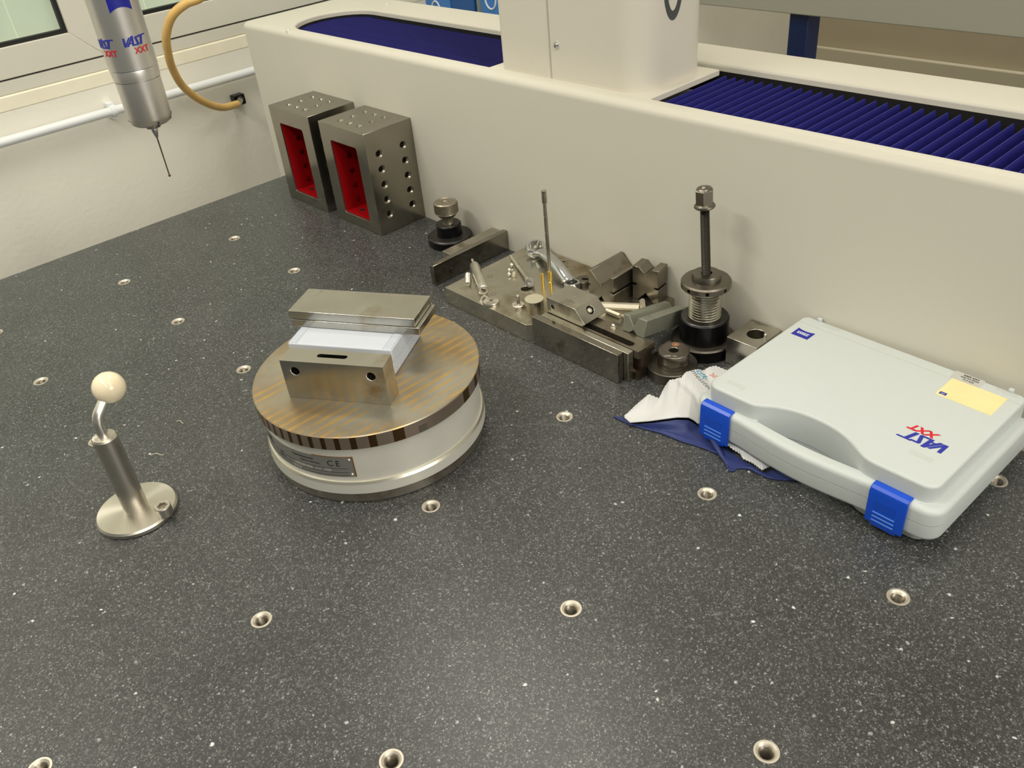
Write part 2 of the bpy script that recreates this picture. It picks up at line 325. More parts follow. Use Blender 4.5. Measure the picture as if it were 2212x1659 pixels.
def rsolid(loop, z0, z1, rt=0.0, rb=0.0, seg=4, hole_loop=None, hole_bot=None, hrt=0.0):
    """solid over a CCW outline with rounded top / bottom edges; an optional hole (through, or a pocket down to hole_bot)"""
    bm = bmesh.new(); rings = []
    def ring(lp, z): return [bm.verts.new((x * S, y * S, z * S)) for x, y in lp]
    prof = []
    if rb: prof += [(rb * (1 - math.sin(PI / 2 * i / seg)), z0 + rb * (1 - math.cos(PI / 2 * i / seg))) for i in range(seg)]
    prof += [(0, z0 + rb)]
    if rt: prof += [(rt * (1 - math.cos(PI / 2 * i / seg)), z1 - rt + rt * math.sin(PI / 2 * i / seg)) for i in range(seg + 1)]
    else: prof += [(0, z1)]
    rings = [ring(offset(loop, d) if d else loop, z) for d, z in prof]
    k = len(loop)
    for a, b in zip(rings, rings[1:]):
        for i in range(k): bm.faces.new((a[i], a[(i + 1) % k], b[(i + 1) % k], b[i]))
    if not hole_loop: bm.faces.new(rings[-1]); bm.faces.new(rings[0][::-1])
    else:
        hz0 = z0 if hole_bot is None else hole_bot; hk = len(hole_loop)
        hp = [(0, hz0)] + ([(-hrt * (1 - math.cos(PI / 2 * i / seg)), z1 - hrt + hrt * math.sin(PI / 2 * i / seg)) for i in range(seg + 1)] if hrt else [(0, z1)])
        hr = [ring(offset(hole_loop, d) if d else hole_loop, z) for d, z in hp]
        for a, b in zip(hr, hr[1:]):
            for i in range(hk): bm.faces.new((a[(i + 1) % hk], a[i], b[i], b[(i + 1) % hk]))
        def fill(A, B):
            es = []
            for lp in (A, B):
                for i in range(len(lp)):
                    e = bm.edges.get((lp[i], lp[(i + 1) % len(lp)])) or bm.edges.new((lp[i], lp[(i + 1) % len(lp)])); es.append(e)
            bmesh.ops.triangle_fill(bm, use_beauty=True, use_dissolve=False, edges=es)
        fill(rings[-1], hr[-1])
        if hole_bot is None: fill(rings[0], hr[0])
        else: bm.faces.new(rings[0][::-1]); bm.faces.new(hr[0])
    bmesh.ops.recalc_face_normals(bm, faces=bm.faces)
    me = bpy.data.meshes.new('m'); bm.to_mesh(me); bm.free(); return me
def text(s, size, mt, parent, M, name='lettering', shear=0.0, bold=0.0, spacing=1.0, align='CENTER', thick=0.00004, wrap=None, label=None):
    cu = bpy.data.curves.new('t', 'FONT'); cu.body = s; cu.size = size * S; cu.shear = shear; cu.offset = bold * S; cu.space_character = spacing
    cu.align_x = align; cu.align_y = 'CENTER'; cu.extrude = thick * S; cu.resolution_u = 3
    t = bpy.data.objects.new('t', cu); COL.objects.link(t)
    dg = bpy.context.evaluated_depsgraph_get(); dg.update()
    me = bpy.data.meshes.new_from_object(t.evaluated_get(dg)); bpy.data.objects.remove(t); bpy.data.curves.remove(cu)
    M2 = M.copy(); M2.translation = M.translation * S
    if wrap:       # wrap=(radius, angle0): x -> angle on a vertical cylinder, y -> height
        for v in me.vertices:
            a = wrap[1] + v.co.x / (wrap[0] * S); rr = wrap[0] * S + v.co.z; v.co = Vector((rr * math.cos(a), rr * math.sin(a), v.co.y + M2.translation.z))
    else: me.transform(M2)
    me.name = name
    o = obj(name, me, mt, parent, smooth=False)
    if label: o['label'] = label
    return o
def strokes_mb(kind, wd, th=0.00004, seg=5):
    """the slanted logo letters and the shield, as thin strips; local x right, y up, unit height scaled to wd"""
    mb = MB()
    cnt = [0]
    def st(x0, y0, x1, y1, w0, w1=None):
        w1 = w1 or w0; pts = []; cnt[0] += 1
        for i in range(seg + 1):
            t = i / seg; x = x0 + (x1 - x0) * t; y = y0 + (y1 - y0) * t; ww = w0 + (w1 - w0) * t
            if abs(y1 - y0) > 0.3: pts.append(((x - ww / 2, y), (x + ww / 2, y)))
            else: pts.append(((x, y - ww / 2), (x, y + ww / 2)))
        for (a, b), (c, d) in zip(pts, pts[1:]):
            P = [((x + 0.34 * y) * wd, y * wd) for x, y in (a, b, d, c)]
            mb.prism(P, -th, th + cnt[0] * 0.000006)
    st(0.12, 1, 0.42, 0, 0.26); st(0.42, 0, 0.80, 1.0, 0.26, 0.2)
    st(0.72, 0, 1.12, 1.12, 0.26); st(1.12, 1.12, 1.34, 0, 0.26); st(0.92, 0.32, 1.3, 0.32, 0.14)
    st(1.48, 0.9, 2.1, 0.9, 0.16); st(1.56, 0.88, 1.98, 0.1, 0.26); st(1.46, 0.08, 2.08, 0.08, 0.16)
    st(1.95, 0.98, 2.95, 0.98, 0.14); st(2.36, 0.98, 2.36, 0, 0.28)
    return mb
def place_mesh(mb, M):
    out = MB(); out.f = mb.f; out.v = [tuple(M @ Vector(v)) for v in mb.v]; return out
def wrap_mesh(mb, r, a0, z):
    out = MB(); out.f = mb.f
    out.v = [((r + v[2]) * math.cos(a0 + v[0] / r), (r + v[2]) * math.sin(a0 + v[0] / r), v[1] + z) for v in mb.v]; return out
def shield(wd, ht, dip, th=0.00004, nn=10, arc_top=False):
    mb = MB()
    for i in range(nn):
        xs = [-wd / 2 + wd * (i + j) / nn for j in (0, 1)]
        lo = [-ht / 2 + dip * (1 - (2 * x / wd) ** 2) for x in xs]
        mb.prism([(xs[0], lo[0]), (xs[1], lo[1]), (xs[1], ht / 2), (xs[0], ht / 2)], -th, th)
    return mb
T = lambda x, y, z: Matrix.Translation(Vector((x, y, z)))
RZ = lambda a: Matrix.Rotation(a, 4, 'Z'); RX = lambda a: Matrix.Rotation(a, 4, 'X'); RY = lambda a: Matrix.Rotation(a, 4, 'Y')

# ================================================================== room
fl = tag(obj('floor', MB().box(-0.8, 1.6, -1.4, 1.5, -0.47, -0.45), 'floor'), kind='structure')
ce = tag(obj('ceiling', MB().box(-0.82, 1.6, -1.4, 1.52, 0.92, 0.94), 'ceil'), kind='structure')
wl = obj('wall_left', MB().box(-0.84, -0.8, -1.4, 1.5, -0.45, 0.0595).box(-0.84, -0.8, -1.4, 1.5, 0.5, 0.92).box(-0.84, -0.8, -1.4, -0.95, 0.0595, 0.5).box(-0.84, -0.8, 0.75, 1.5, 0.0595, 0.5), 'wall'); tag(wl, kind='structure')
wb = tag(obj('wall_back', MB().box(-0.84, 1.6, 1.5, 1.54, -0.45, 0.92), 'backwall'), kind='structure')
tr = tag(obj('trim_1', MB().box(-0.79, 1.6, 1.488, 1.4995, -0.45, -0.241), 'duct', bevel=0.003), kind='structure')
# window: ledge, outer frame, two sashes, glass, blinds
wn = bpy.data.objects.new('window_1', None); COL.objects.link(wn); wn.location = (-0.8 * S, 0, 0); tag(wn, kind='structure')
def wpart(nm, mb, mt, bevel=0.0015, par=wn): return obj(nm, mb, mt, par, bevel=bevel)
wpart('ledge', MB().box(-0.02, 0.0005, -0.95, 0.75, 0.0575, 0.0735), 'ledge')
wpart('sill_strip', MB().box(-0.02, -0.0015, -0.95, 0.75, 0.0736, 0.0878), 'frame')
wpart('joint_seal', MB().box(-0.02, -0.0035, -0.95, 0.75, 0.0878, 0.0895), 'gasket', 0)
def sash(y0, y1):
    z0, z1, b = 0.0895, 0.40, 0.031
    fr = obj('sash', MB().prism([(y0, z0), (y1, z0), (y1 - b, z0 + b), (y0 + b, z0 + b)], -0.012, 0.0, Matrix(((0, 0, 1, 0), (1, 0, 0, 0), (0, 1, 0, 0), (0, 0, 0, 1))))
             .prism([(y1, z0), (y1, z1), (y1 - b, z1 - b), (y1 - b, z0 + b)], -0.012, 0.0, Matrix(((0, 0, 1, 0), (1, 0, 0, 0), (0, 1, 0, 0), (0, 0, 0, 1))))
             .prism([(y1, z1), (y0, z1), (y0 + b, z1 - b), (y1 - b, z1 - b)], -0.012, 0.0, Matrix(((0, 0, 1, 0), (1, 0, 0, 0), (0, 1, 0, 0), (0, 0, 0, 1))))
             .prism([(y0, z1), (y0, z0), (y0 + b, z0 + b), (y0 + b, z1 - b)], -0.012, 0.0, Matrix(((0, 0, 1, 0), (1, 0, 0, 0), (0, 1, 0, 0), (0, 0, 0, 1)))), 'frame', wn, bevel=0.0008)
    g = 0.0042
    a, c, d, e = y0 + b, y1 - b, z0 + b, z1 - b
    obj('gasket', MB().box(-0.011, -0.003, a, c, d, d + g).box(-0.011, -0.003, a, c, e - g, e).box(-0.011, -0.003, a, a + g, d + g, e - g).box(-0.011, -0.003, c - g, c, d + g, e - g), 'gasket', fr)
    m = bpy.data.materials.get('window_glass') or mat('window_glass', (235, 245, 238), 0.02)
    m.node_tree.nodes['Principled BSDF'].inputs['Transmission Weight'].default_value = 1.0; m.node_tree.nodes['Principled BSDF'].inputs['IOR'].default_value = 1.1
    obj('pane', MB().box(-0.0085, -0.0075, a + g, c - g, d + g, e - g), m, fr, smooth=False)
wpart('joint_seal', MB().box(-0.011, -0.0045, -0.0250, -0.0230, 0.0896, 0.40), 'gasket', 0)
sash(-0.42, -0.0248); sash(-0.0232, 0.38); sash(-0.85, -0.421)
y = -0.9
while y < 0.7:
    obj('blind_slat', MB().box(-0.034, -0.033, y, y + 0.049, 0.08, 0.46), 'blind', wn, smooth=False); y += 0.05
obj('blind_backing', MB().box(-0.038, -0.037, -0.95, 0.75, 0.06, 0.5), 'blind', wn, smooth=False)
# white pipe on the wall
pp = thing('wall_pipe', 'white painted pipe running along the cream wall under the window', 'pipe', (-0.787, 0, 0.0317))
obj('pipe', MB().tube([(0, -1.3, 0), (0, 0.9, 0)], 0.0052, 16), 'pipe', pp)
for yy in (-0.0422, 0.39, -0.48):
    cl = obj('pipe_clip', MB().tube([(0, -0.003 + yy, 0), (0, 0.003 + yy, 0)], 0.0066, 16).box(-0.0125, 0.0, yy - 0.004, yy + 0.004, 0.004, 0.0085).box(-0.0125, 0.0, yy - 0.003, yy + 0.003, -0.009, -0.005), 'pipe', pp)
# hose and its wall connection
hs = thing('air_hose', 'yellow rubber hose looping down in front of the window to a wall connector', 'hose', (-0.77, 0.105, 0.003))
hp = [(-0.60, 0.06, 0.170), (-0.62, 0.0269, 0.1548), (-0.6256, 0.012, 0.1514), (-0.6357, -0.0016, 0.1414), (-0.6489, -0.0079, 0.1231), (-0.6644, -0.0058, 0.102), (-0.6821, 0.0012, 0.0812), (-0.7016, 0.0144, 0.0574), (-0.7229, 0.0385, 0.0321), (-0.7457, 0.0701, 0.0116), (-0.768, 0.1020, 0.0035)]
def smooth_path(pts, k=6):
    P = [Vector(p) for p in pts]; out = []
    for i in range(len(P) - 1):
        a, b, c, d = P[max(i - 1, 0)], P[i], P[i + 1], P[min(i + 2, len(P) - 1)]
        for j in range(k):
            t = j / k; out.append(0.5 * ((2 * b) + (c - a) * t + (2 * a - 5 * b + 4 * c - d) * t * t + (3 * b - a - 3 * c + d) * t ** 3))
    out.append(P[-1]); return out
off = Vector((-0.77, 0.105, 0.003))
obj('hose', MB().tube([p - off for p in smooth_path(hp)], 0.0044, 16), 'hose', hs)
obj('hose_ferrule', MB().tube([(0.002, -0.003, 0.0005), (-0.012, 0.008, -0.0005)], 0.0040, 12), 'steel_dull', hs, label=None) if False else obj('hose_ferrule', MB().tube([(0.002, -0.003, 0.0005), (-0.012, 0.008, -0.0005)], 0.0040, 12), 'steel_dull', hs)
obj('wall_plate', MB().box(-0.0299, -0.018, 0.004, 0.019, -0.008, 0.005).tube([(-0.012, 0.008, 0.0), (-0.018, 0.012, 0.0)], 0.0042, 12), 'blackox', hs, bevel=0.001)

# ================================================================== background furniture
dk = thing('desk', 'grey green desk panel with navy leg standing behind the machine', 'desk', (0.3, 1.0, -0.45))
obj('modesty_panel', MB().box(-1.06, 0.6, -0.01, 0.01, 0.4, 0.68), 'desk', dk, bevel=0.002)
obj('desk_top', MB().box(-1.08, 0.62, -0.03, 0.09, 0.68, 0.695), 'desk', dk, bevel=0.002)
obj('leg', MB().box(-0.842, -0.806, 0.011, 0.05, 0.0, 0.45), 'navy', dk, bevel=0.002)
obj('leg', MB().box(0.40, 0.436, 0.011, 0.05, 0.0, 0.45), 'navy', dk, bevel=0.002)
sb = thing('side_cabinet', 'low grey cabinet behind the machine carrying blue cartons', 'cabinet', (-0.66, 0.43, -0.45))
obj('body', MB().box(-0.12, 0.16, -0.07, 0.12, 0.0, 0.45), 'desk', sb, bevel=0.003)
def carton(x0, x1, y0, y1, h, mt, label, ringc):
    t = thing('carton', label, 'box', ((x0 + x1) / 2, y0, 0.0), group='blue cartons behind the machine'); wd = (x1 - x0) / 2
    obj('box_body', MB().box(-wd, wd, 0, y1 - y0, 0.0005, h), mt, t, bevel=0.001)
    obj('lid_flap', MB().box(-wd - 0.0006, wd + 0.0006, -0.0006, y1 - y0 + 0.0006, h, h + 0.003), mt, t, bevel=0.0006)
    if ringc is not None:
        pts = [(ringc[0] + ringc[2] * math.cos(2 * PI * i / 24), -0.0004, ringc[1] + ringc[2] * 1.3 * math.sin(2 * PI * i / 24)) for i in range(25)]
        obj('printed_ring', MB().tube(pts, 0.0011, 6, cap=False), 'whiteink', t)
carton(-0.7162, -0.6640, 0.38, 0.46, 0.16, 'bluebox', 'light blue carton with printed white ring, left of the dark one', (-0.0040, 0.0655, 0.0085))
carton(-0.6632, -0.6170, 0.381, 0.46, 0.15, 'bluebox2', 'plain dark blue carton between the light blue ones', None)
carton(-0.6020, -0.5700, 0.38, 0.46, 0.16, 'bluebox', 'light blue carton beside the machine column, right of the grey tube', (0.004, 0.089, 0.010))
gt = tag(obj('grey_tube', MB().lathe([(0, 0), (0.0065, 0), (0.0065, 0.15), (0.0045, 0.155), (0.0045, 0.17), (0, 0.17)], 24), 'tube', loc=(-0.6095, 0.388, 0.0)), 'grey tube standing between two blue cartons behind the machine', 'tube')

# ================================================================== granite table
gr = thing('granite_table', 'dark speckled granite measuring table with rows of threaded inserts', 'table', (0, 0, 0))
GI = [(2, 0), (2, 1), (2, 2), (1, 1), (1, 2), (1, 3), (0, 1), (0, 2), (0, 3), (0, 4), (-1, 1), (-1, 2), (-2, 1), (-2, 2), (-2, 3), (-3, 1), (-3, 2), (-3, 3), (-4, 1), (-4, 2), (-4, 3), (1, 0), (0, 0)]
slab = obj('slab', MB().box(-0.4965, 0.62, -0.85, 0.0303, -0.12, 0), 'granite', gr)
cm = MB()
for i, j in GI: cm.lathe([(0, -0.02), (0.0050, -0.02), (0.0050, 0.001), (0, 0.001)], 32, T(i * 0.1, -j * 0.1, 0))
cut(slab, cm)
prof = [(0.0031, -0.0007)]
z = -0.0008
while z > -0.013: prof += [(0.0026, z - 0.0003), (0.0031, z - 0.0006)]; z -= 0.0009
prof += [(0.0026, -0.0135), (0, -0.0135)]
rim = MB().lathe([(0.00495, -0.004), (0.00495, -0.0002), (0.0048, 0.00010), (0.0040, 0.00010), (0.0037, -0.0001), (0.0031, -0.0007)], 32)
ins = None
for i, j in GI:
    if ins is None:
        ins = obj('threaded_insert', rim, 'insert', gr, loc=(i * 0.1, -j * 0.1, 0)); bore = obj('thread', MB().lathe(prof, 32), 'thread_bore', ins)
    else:
        c = ins.copy(); COL.objects.link(c); c.location = (i * 0.1 * S, -j * 0.1 * S, 0)
        c2 = bore.copy(); COL.objects.link(c2); c2.parent = c
obj('table_stand', MB().box(-0.30, 0.50, -0.70, 0.02, -0.45, -0.121), 'frame', gr, bevel=0.004)

# ================================================================== guideway cover with bellows
cv = thing('guideway_cover', 'long cream enamel guideway cover with blue bellows behind the granite', 'machine cover', (0, 0.1, 0))
H = 0.1365; dy = -0.1
sl = [(0.60, 0.0433), (0.60, 0.125)]
sl = [(-0.462 + 0.04085 * math.cos(math.radians(a)) * 0.96, 0.0842 + 0.0408 * math.sin(math.radians(a))) for a in range(90, 271, 12)]
slot = [(0.60, 0.0434), (0.60, 0.125)] + sl
slot = [(x, y + dy) for x, y in slot]
outer = rrect(-0.557, 0.70, 0.0305 + dy, 0.1682 + dy, 0.009, 8)
me = rsolid(outer, -0.30, H, rt=0.0055, seg=6, hole_loop=slot, hole_bot=0.1165, hrt=0.0018)
shell = obj('shell', me, 'cover', cv, ang=40)
obj('panel_joint', MB().box(-0.4958, -0.4954, 0.0303 + dy, 0.031 + dy, 0.0, 0.1305), 'duct', cv, smooth=False)
for x, y in ((-0.4685, 0.147), (-0.4703, 0.0345)):
    obj('cap_screw', MB().lathe([(0, 0.0012), (0.0009, 0.0010), (0.0011, 0.0004), (0.0022, 0.0008), (0.0026, 0.0), (0.0026, -0.002), (0, -0.002)][::-1], 20), 'alu', cv, loc=(x, y + dy, H))
lb = MB()
l0 = offset(slot, 0.0003); l1 = offset(slot, 0.0008)
for (a0, a1, b0, b1) in zip(l0[1:], l0[2:], l1[1:], l1[2:]):
    lb.prism([a0, a1, b1, b0][::-1], 0.1166, 0.1322)
obj('slot_shade_strip', lb, 'black', cv, smooth=False)  # added black strip painting in the deep shade along the slot walls
# bellows folds
def bellows(x0, x1, p, zt, zb, ridge):
    b = obj('bellows', MB().box(x0, x1, 0.0445 + dy, 0.1225 + dy, 0.1168, 0.1185), 'black', cv, smooth=False)
    nf = int(round((x1 - x0) / p)); first = None; p = (x1 - x0) / nf
    for k in range(nf):
        xa = x0 + k * p
        ya, yb = 0.0436 + dy, 0.1205 + dy
        if xa < -0.462:
            dx = -0.462 - xa; q = math.sqrt(max(0, 1 - (dx / 0.0392) ** 2)) * 0.0405; ya, yb = 0.0842 - q + dy, 0.0842 + q + dy
            if q < 0.004: continue
            ya += 0.0004; yb -= 0.002
        mb = MB().prism([(0, zb), (p, zb), (p * 0.72, zt), (p * (0.72 - ridge), zt)], 0, yb - ya, Matrix(((1, 0, 0, 0), (0, 0, 1, 0), (0, 1, 0, 0), (0, 0, 0, 1))))
        if xa >= -0.462:
            if first is None:
                o = first = obj('bellows_fold', mb, 'bellows', b, smooth=False)
                rd = obj('fold_ridge', MB().box(p * (0.72 - ridge), p * 0.74, 0, yb - ya, zt, zt + 0.00015), 'bellows_edge', None, smooth=False) if False else None
            else: o = first.copy(); COL.objects.link(o)
        else: o = obj('bellows_fold', mb, 'bellows', b, smooth=False)
        o.location = (xa * S, ya * S, 0)
    return b
bellows(-0.5012, -0.2105, 0.0025, 0.1305, 0.1262, 0.2)
bellows(-0.0575, 0.30, 0.00707, 0.1312, 0.1235, 0.06)

# machine column
co = thing('machine_column', 'cream rounded column of the measuring machine standing between the blue bellows', 'machine column', (-0.13, 0.085, 0.134))
fp = rrect(-0.067, 0.064, -0.0355, 0.0345, 0.0195, 10)
fpL = [(x, y) for x, y in rrect(-0.067, -0.0158, -0.0355, 0.0345, 0.004, 6)]
fpR = [(-0.0152, -0.0355)] + [p for p in fp if p[0] > -0.015] + [(-0.0152, 0.0345)]
fpR = [p for p in fp if p[0] > -0.0151]
i0 = fpR.index(min(fpR, key=lambda p: (p[1] > 0, p[0] if p[1] < 0 else 9)))
fpR = [(-0.0152, -0.0355)] + rrect(-0.02, 0.064, -0.0355, 0.0345, 0.0195, 10)[:22] + [(-0.0152, 0.0345)]
obj('column_shell', MB().prism(fpR, 0, 0.5), 'column', co, ang=25)
obj('side_panel', MB().prism(fpL, 0, 0.5), 'column', co, ang=50, bevel=0)
obj('inner_frame', MB().box(-0.05, 0.03, -0.0335, 0.0325, 0.0002, 0.499), 'darkgrey', co, smooth=False)
obj('base_plate', MB().box(-0.0795, 0.0710, -0.0405, 0.037, -0.004, 0), 'column', co, bevel=0.0005)
sc_ = obj('button_screw', MB().lathe([(0, 0), (0.0021, 0), (0.0021, 0.0006), (0.0014, 0.0015), (0.0008, 0.0016), (0.0007, 0.0008), (0, 0.0008)], 20), 'chrome', co, loc=(-0.0095, -0.0355, 0.0232), rot=(PI / 2, 0, 0))
obj('screw_washer', MB().lathe([(0, 0), (0.0030, 0), (0.0030, 0.0003), (0, 0.0003)], 24), 'alu', co, loc=(-0.0095, -0.0355, 0.0232), rot=(PI / 2, 0, 0))
lt = MB(); nn = 40
for i in range(nn):
    a0, a1 = 2 * PI * i / nn, 2 * PI * (i + 1) / nn
    f = lambda a, ra, rb: (ra * math.cos(a), rb * math.sin(a) - (0.0008 if ra < 0.008 else 0) * 0)
    A, B_, C_, D_ = f(a0, 0.0098, 0.0240), f(a1, 0.0098, 0.0240), f(a1, 0.0062, 0.0185), f(a0, 0.0062, 0.0185)
    lt.prism([A, B_, C_, D_], -0.0002, 0.0002, Matrix(((0, 0, 1, 0.0641), (1, 0, 0, -0.0055), (0, 1, 0, 0.0635), (0, 0, 0, 1))))
obj('lettering', lt, 'darkgrey', co, smooth=False)

# ================================================================== probe head
pr = thing('probe_head', 'silver cylindrical scanning probe head with thin stylus hanging over the granite', 'probe', (-0.26887, -0.18266, 0.1139))
h = lambda v: v - 0.1139
RP = 0.0143
obj('probe_body', MB().lathe([(0, h(.1832)), (RP, h(.1832)), (RP, h(.1835)), (RP + .0002, h(.31)), (0, h(.31))], 64), 'probe', pr)
obj('sensor_module', MB().lathe([(0, h(.1486)), (0.0102, h(.1486)), (0.0122, h(.1500)), (0.0131, h(.1526)), (0.0134, h(.1758)), (0.0134, h(.176))], 64).lathe([(0.0134, h(.176)), (0.0128, h(.1761)), (0.0128, h(.1765)), (0.0137, h(.1766)), (0.0141, h(.182)), (0.0138, h(.1829)), (0, h(.1829))], 64), 'probe', pr)
obj('chamfer_ring', MB().lathe([(0.0133, h(.1526)), (0.01335, h(.1530)), (0.0132, h(.1524)), (0.0123, h(.1499)), (0.0121, h(.1499))], 64), 'aluring', pr)
obj('stylus_plate', MB().lathe([(0, h(.1458)), (0.0044, h(.1458)), (0.0048, h(.1466)), (0.0048, h(.1474)), (0.0042, h(.1480)), (0.0042, h(.149)), (0, h(.149))], 32), 'steel_dull', pr)
obj('stylus_holder', MB().lathe([(0, h(.1385)), (0.0005, h(.1385)), (0.0010, h(.140)), (0.0019, h(.1432)), (0.0021, h(.1452)), (0.0021, h(.146)), (0, h(.146))], 24), 'chrome', pr)
obj('stylus', MB().lathe([(0, h(.1145)), (0.00042, h(.1145)), (0.00048, h(.139)), (0, h(.139))], 12), 'stylus', pr)
obj('ruby_ball', MB().ball((0, 0, 0), 0.00085, 16, 10), 'ruby', pr)
a = math.radians(2)
obj('locking_screw', MB().tube([(0.0110, -0.0006, h(.1508)), (0.0130, -0.0007, h(.1508))], 0.0007, 12).tube([(0.0090, -0.0005, h(.1490)), (0.0112, -0.0006, h(.1488))], 0.0005, 12), 'ink', pr)
for a0 in (math.radians(-31), math.radians(-110)):
    lo = strokes_mb('v', 0.0049)
    obj('lettering', wrap_mesh(lo, RP + .0002, a0, h(.1968)), 'blueink', pr, smooth=False)
    text('XXT', 0.0048, 'redink', pr, T(0, 0, h(.1938)), wrap=(RP + .0002, a0 + 0.78), bold=0.0001)
sh = shield(0.0132, 0.016, 0.0024)
obj('logo_patch', wrap_mesh(sh, RP + .0003, math.radians(-6), h(.2237)), 'logoblue', pr, smooth=False)
text('ZEISS', 0.0036, 'whiteink', pr, T(0, 0, h(.2252)), wrap=(RP + .0004, math.radians(-6)), bold=0.0001)

# ================================================================== angle plates
def angle_plate(label, loc):
    W, D, Hh = 0.0652, 0.0482, 0.0873
    t = thing('angle_plate', label, 'angle plate', loc, rz=math.radians(0.4), group='cast iron box angle plates')
    body = obj('body', MB().box(0, W, 0, D, 0, Hh), 'iron', t, bevel=0.0003)
    cm = MB().prism(rrect(0.0140, 0.0512, 0.0095, 0.0735, 0.002, 3), -0.0360, 0.002, RX(PI / 2))
    for ix, iy in ((0, 0), (1, 0), (2, 0), (0, 1), (2, 1), (0, 2), (1, 2), (2, 2)):
        hole(cm, 0.0175 + ix * 0.0135, 0.0115 + iy * 0.0128, Hh, 0.0019, 0.006, 0.0013)
    for iy in (0, 1):
        for iz in range(5):
            for s_ in (0, 1):
                if s_ == 0: hole(cm, W, 0.0118 + iy * 0.0245, 0.0160 + iz * 0.0130, 0.0020, 0.0095, 0.0013, axis='X')
    cut(body, cm)
    # red painted casting pocket
    x0, x1, y1, z0, z1 = 0.0142, 0.0510, 0.0357, 0.0097, 0.0733
    lin_ = MB().box(x0, x0 + .0006, .0012, y1, z0, z1).box(x1 - .0006, x1, .0012, y1, z0, z1).box(x0, x1, y1 - .0006, y1, z0, z1).box(x0, x1, .0012, y1, z0, z0 + .0006).box(x0, x1, .0012, y1, z1 - .0006, z1)
    obj('painted_pocket', lin_, 'red', t, smooth=False)
    for iz in range(5): 
        if iz < 4: obj('threaded_hole', MB().lathe([(0.0024, 0), (0.0024, 0.0004), (0.0017, 0.0002), (0, -0.0001)], 20), 'steel_dark', t, loc=(x0 + .00065, 0.0145, 0.0165 + iz * 0.0132), rot=(0, PI / 2, 0))
    for xx, yy in ((0.026, 0.010), (0.040, 0.012), (0.033, 0.022)):
        obj('threaded_hole', MB().lathe([(0.0022, 0), (0.0022, 0.0004), (0.0015, 0.0002), (0, -0.0001)], 20), 'ink', t, loc=(xx, yy, z0 + .00065))
    return t
ap = angle_plate('far cast iron box angle plate with red pocket, nearer the window', (-0.4408, -0.0180, 0))
ap2 = copy_tree(ap); ap2.location = Vector((-0.3585, -0.0180, 0)) * S; ap2['label'] = 'near cast iron box angle plate with red pocket and drilled right side'

# ================================================================== small black stand with knurled knob
t = thing('screw_support', 'black round-based screw support with knurled steel knob beside the angle plates', 'support', (-0.2366, 0.0115, 0))
obj('base', MB().lathe([(0, 0), (0.0182, 0), (0.0184, .0005), (0.0184, .0058), (0.0178, .0065), (0, .0065)], 48), 'blackox', t)
obj('base_face', MB().lathe([(0.0104, .0065), (0.0177, .0065), (0.0172, .0070), (0.0108, .0074), (0.0104, .0074)], 48), 'blacktop', t)
obj('collar', MB().lathe([(0, .0065), (0.0103, .0065), (0.0103, .0160), (0.0096, .0168), (0, .0168)], 48), 'blackox', t)
obj('collar_face', MB().lathe([(0.0040, .0168), (0.0096, .0168), (0.0094, .0171), (0.0040, .0171)], 48), 'blacktop', t)
obj('screw_neck', MB().lathe([(0, .0168), (0.0052, .0168), (0.0044, .019), (0.0048, .0235), (0, .0235)], 32), 'steel_brown', t)
kb = MB(); prof = [(0, .0226), (0.0070, .0226), (0.0092, .0255)] ; n_ = 60
kb.lathe([(0, .0228), (0.0066, .0228), (0.0095, .0262), (0.0093, .0266), (0.0093, .0345), (0.0086, .0352), (0.0078, .0352), (0.0072, .0348), (0.0030, .0348), (0.0026, .0340), (0, .0340)], 48)
for i in range(48):
    a = 2 * PI * i / 48; kb.box(0.0091, 0.0097, -0.0003, 0.0003, .0268, .0340, RZ(a))
obj('knob', kb, 'knurl', t)

# ================================================================== thin plate, flat bar, base plates
tag(obj('steel_strip', MB().box(-0.1908, -0.1862, -0.0452, 0.0302, 0.0001, 0.0165), 'steel_dark', bevel=0.0003), 'tall dark steel strip standing on edge across the left end of the base plate', 'steel bar')
tag(obj('flat_bar', MB().box(-0.2037, -0.1911, -0.0222, 0.0298, 0.0001, 0.0147), 'steel_dull', bevel=0.0003), 'short wide steel bar lying behind the thin upright strip', 'steel bar')
HP = 0.0127
bp = thing('base_plate', 'square ground steel base plate carrying loose probe parts and wrench', 'steel plate', (-0.116, -0.0135, 0))
pl = obj('plate', MB().prism([(-0.0435, -0.0430), (0.0400, -0.0430), (0.0435, -0.0395), (0.0435, 0.0430), (-0.0435, 0.0430)], 0.0001, HP), 'plate', bp, bevel=0.0003)
cm = MB(); hole(cm, 0.0042, -0.0085, HP, 0.0034, 0.009, 0.0003); hole(cm, -0.0033, 0.0379, HP, 0.0011, 0.006); hole(cm, -0.012, 0.0335, HP, 0.0008, 0.006)
cut(pl, cm)
for x, y in ((-0.0299, -0.0114), (-0.0082, -0.0282)):
    obj('plug_ring', MB().lathe([(0.0021, 0), (0.0021, 0.00006), (0.0017, 0.00006), (0.0017, 0)], 24), 'steel_dark', bp, loc=(x, y, HP))
tag(obj('base_plate', MB().box(-0.0712, -0.0225, -0.0290, 0.0298, 0.0001, 0.0126), 'plate', bevel=0.0003), 'smaller steel base plate under the two vee blocks', 'steel plate')

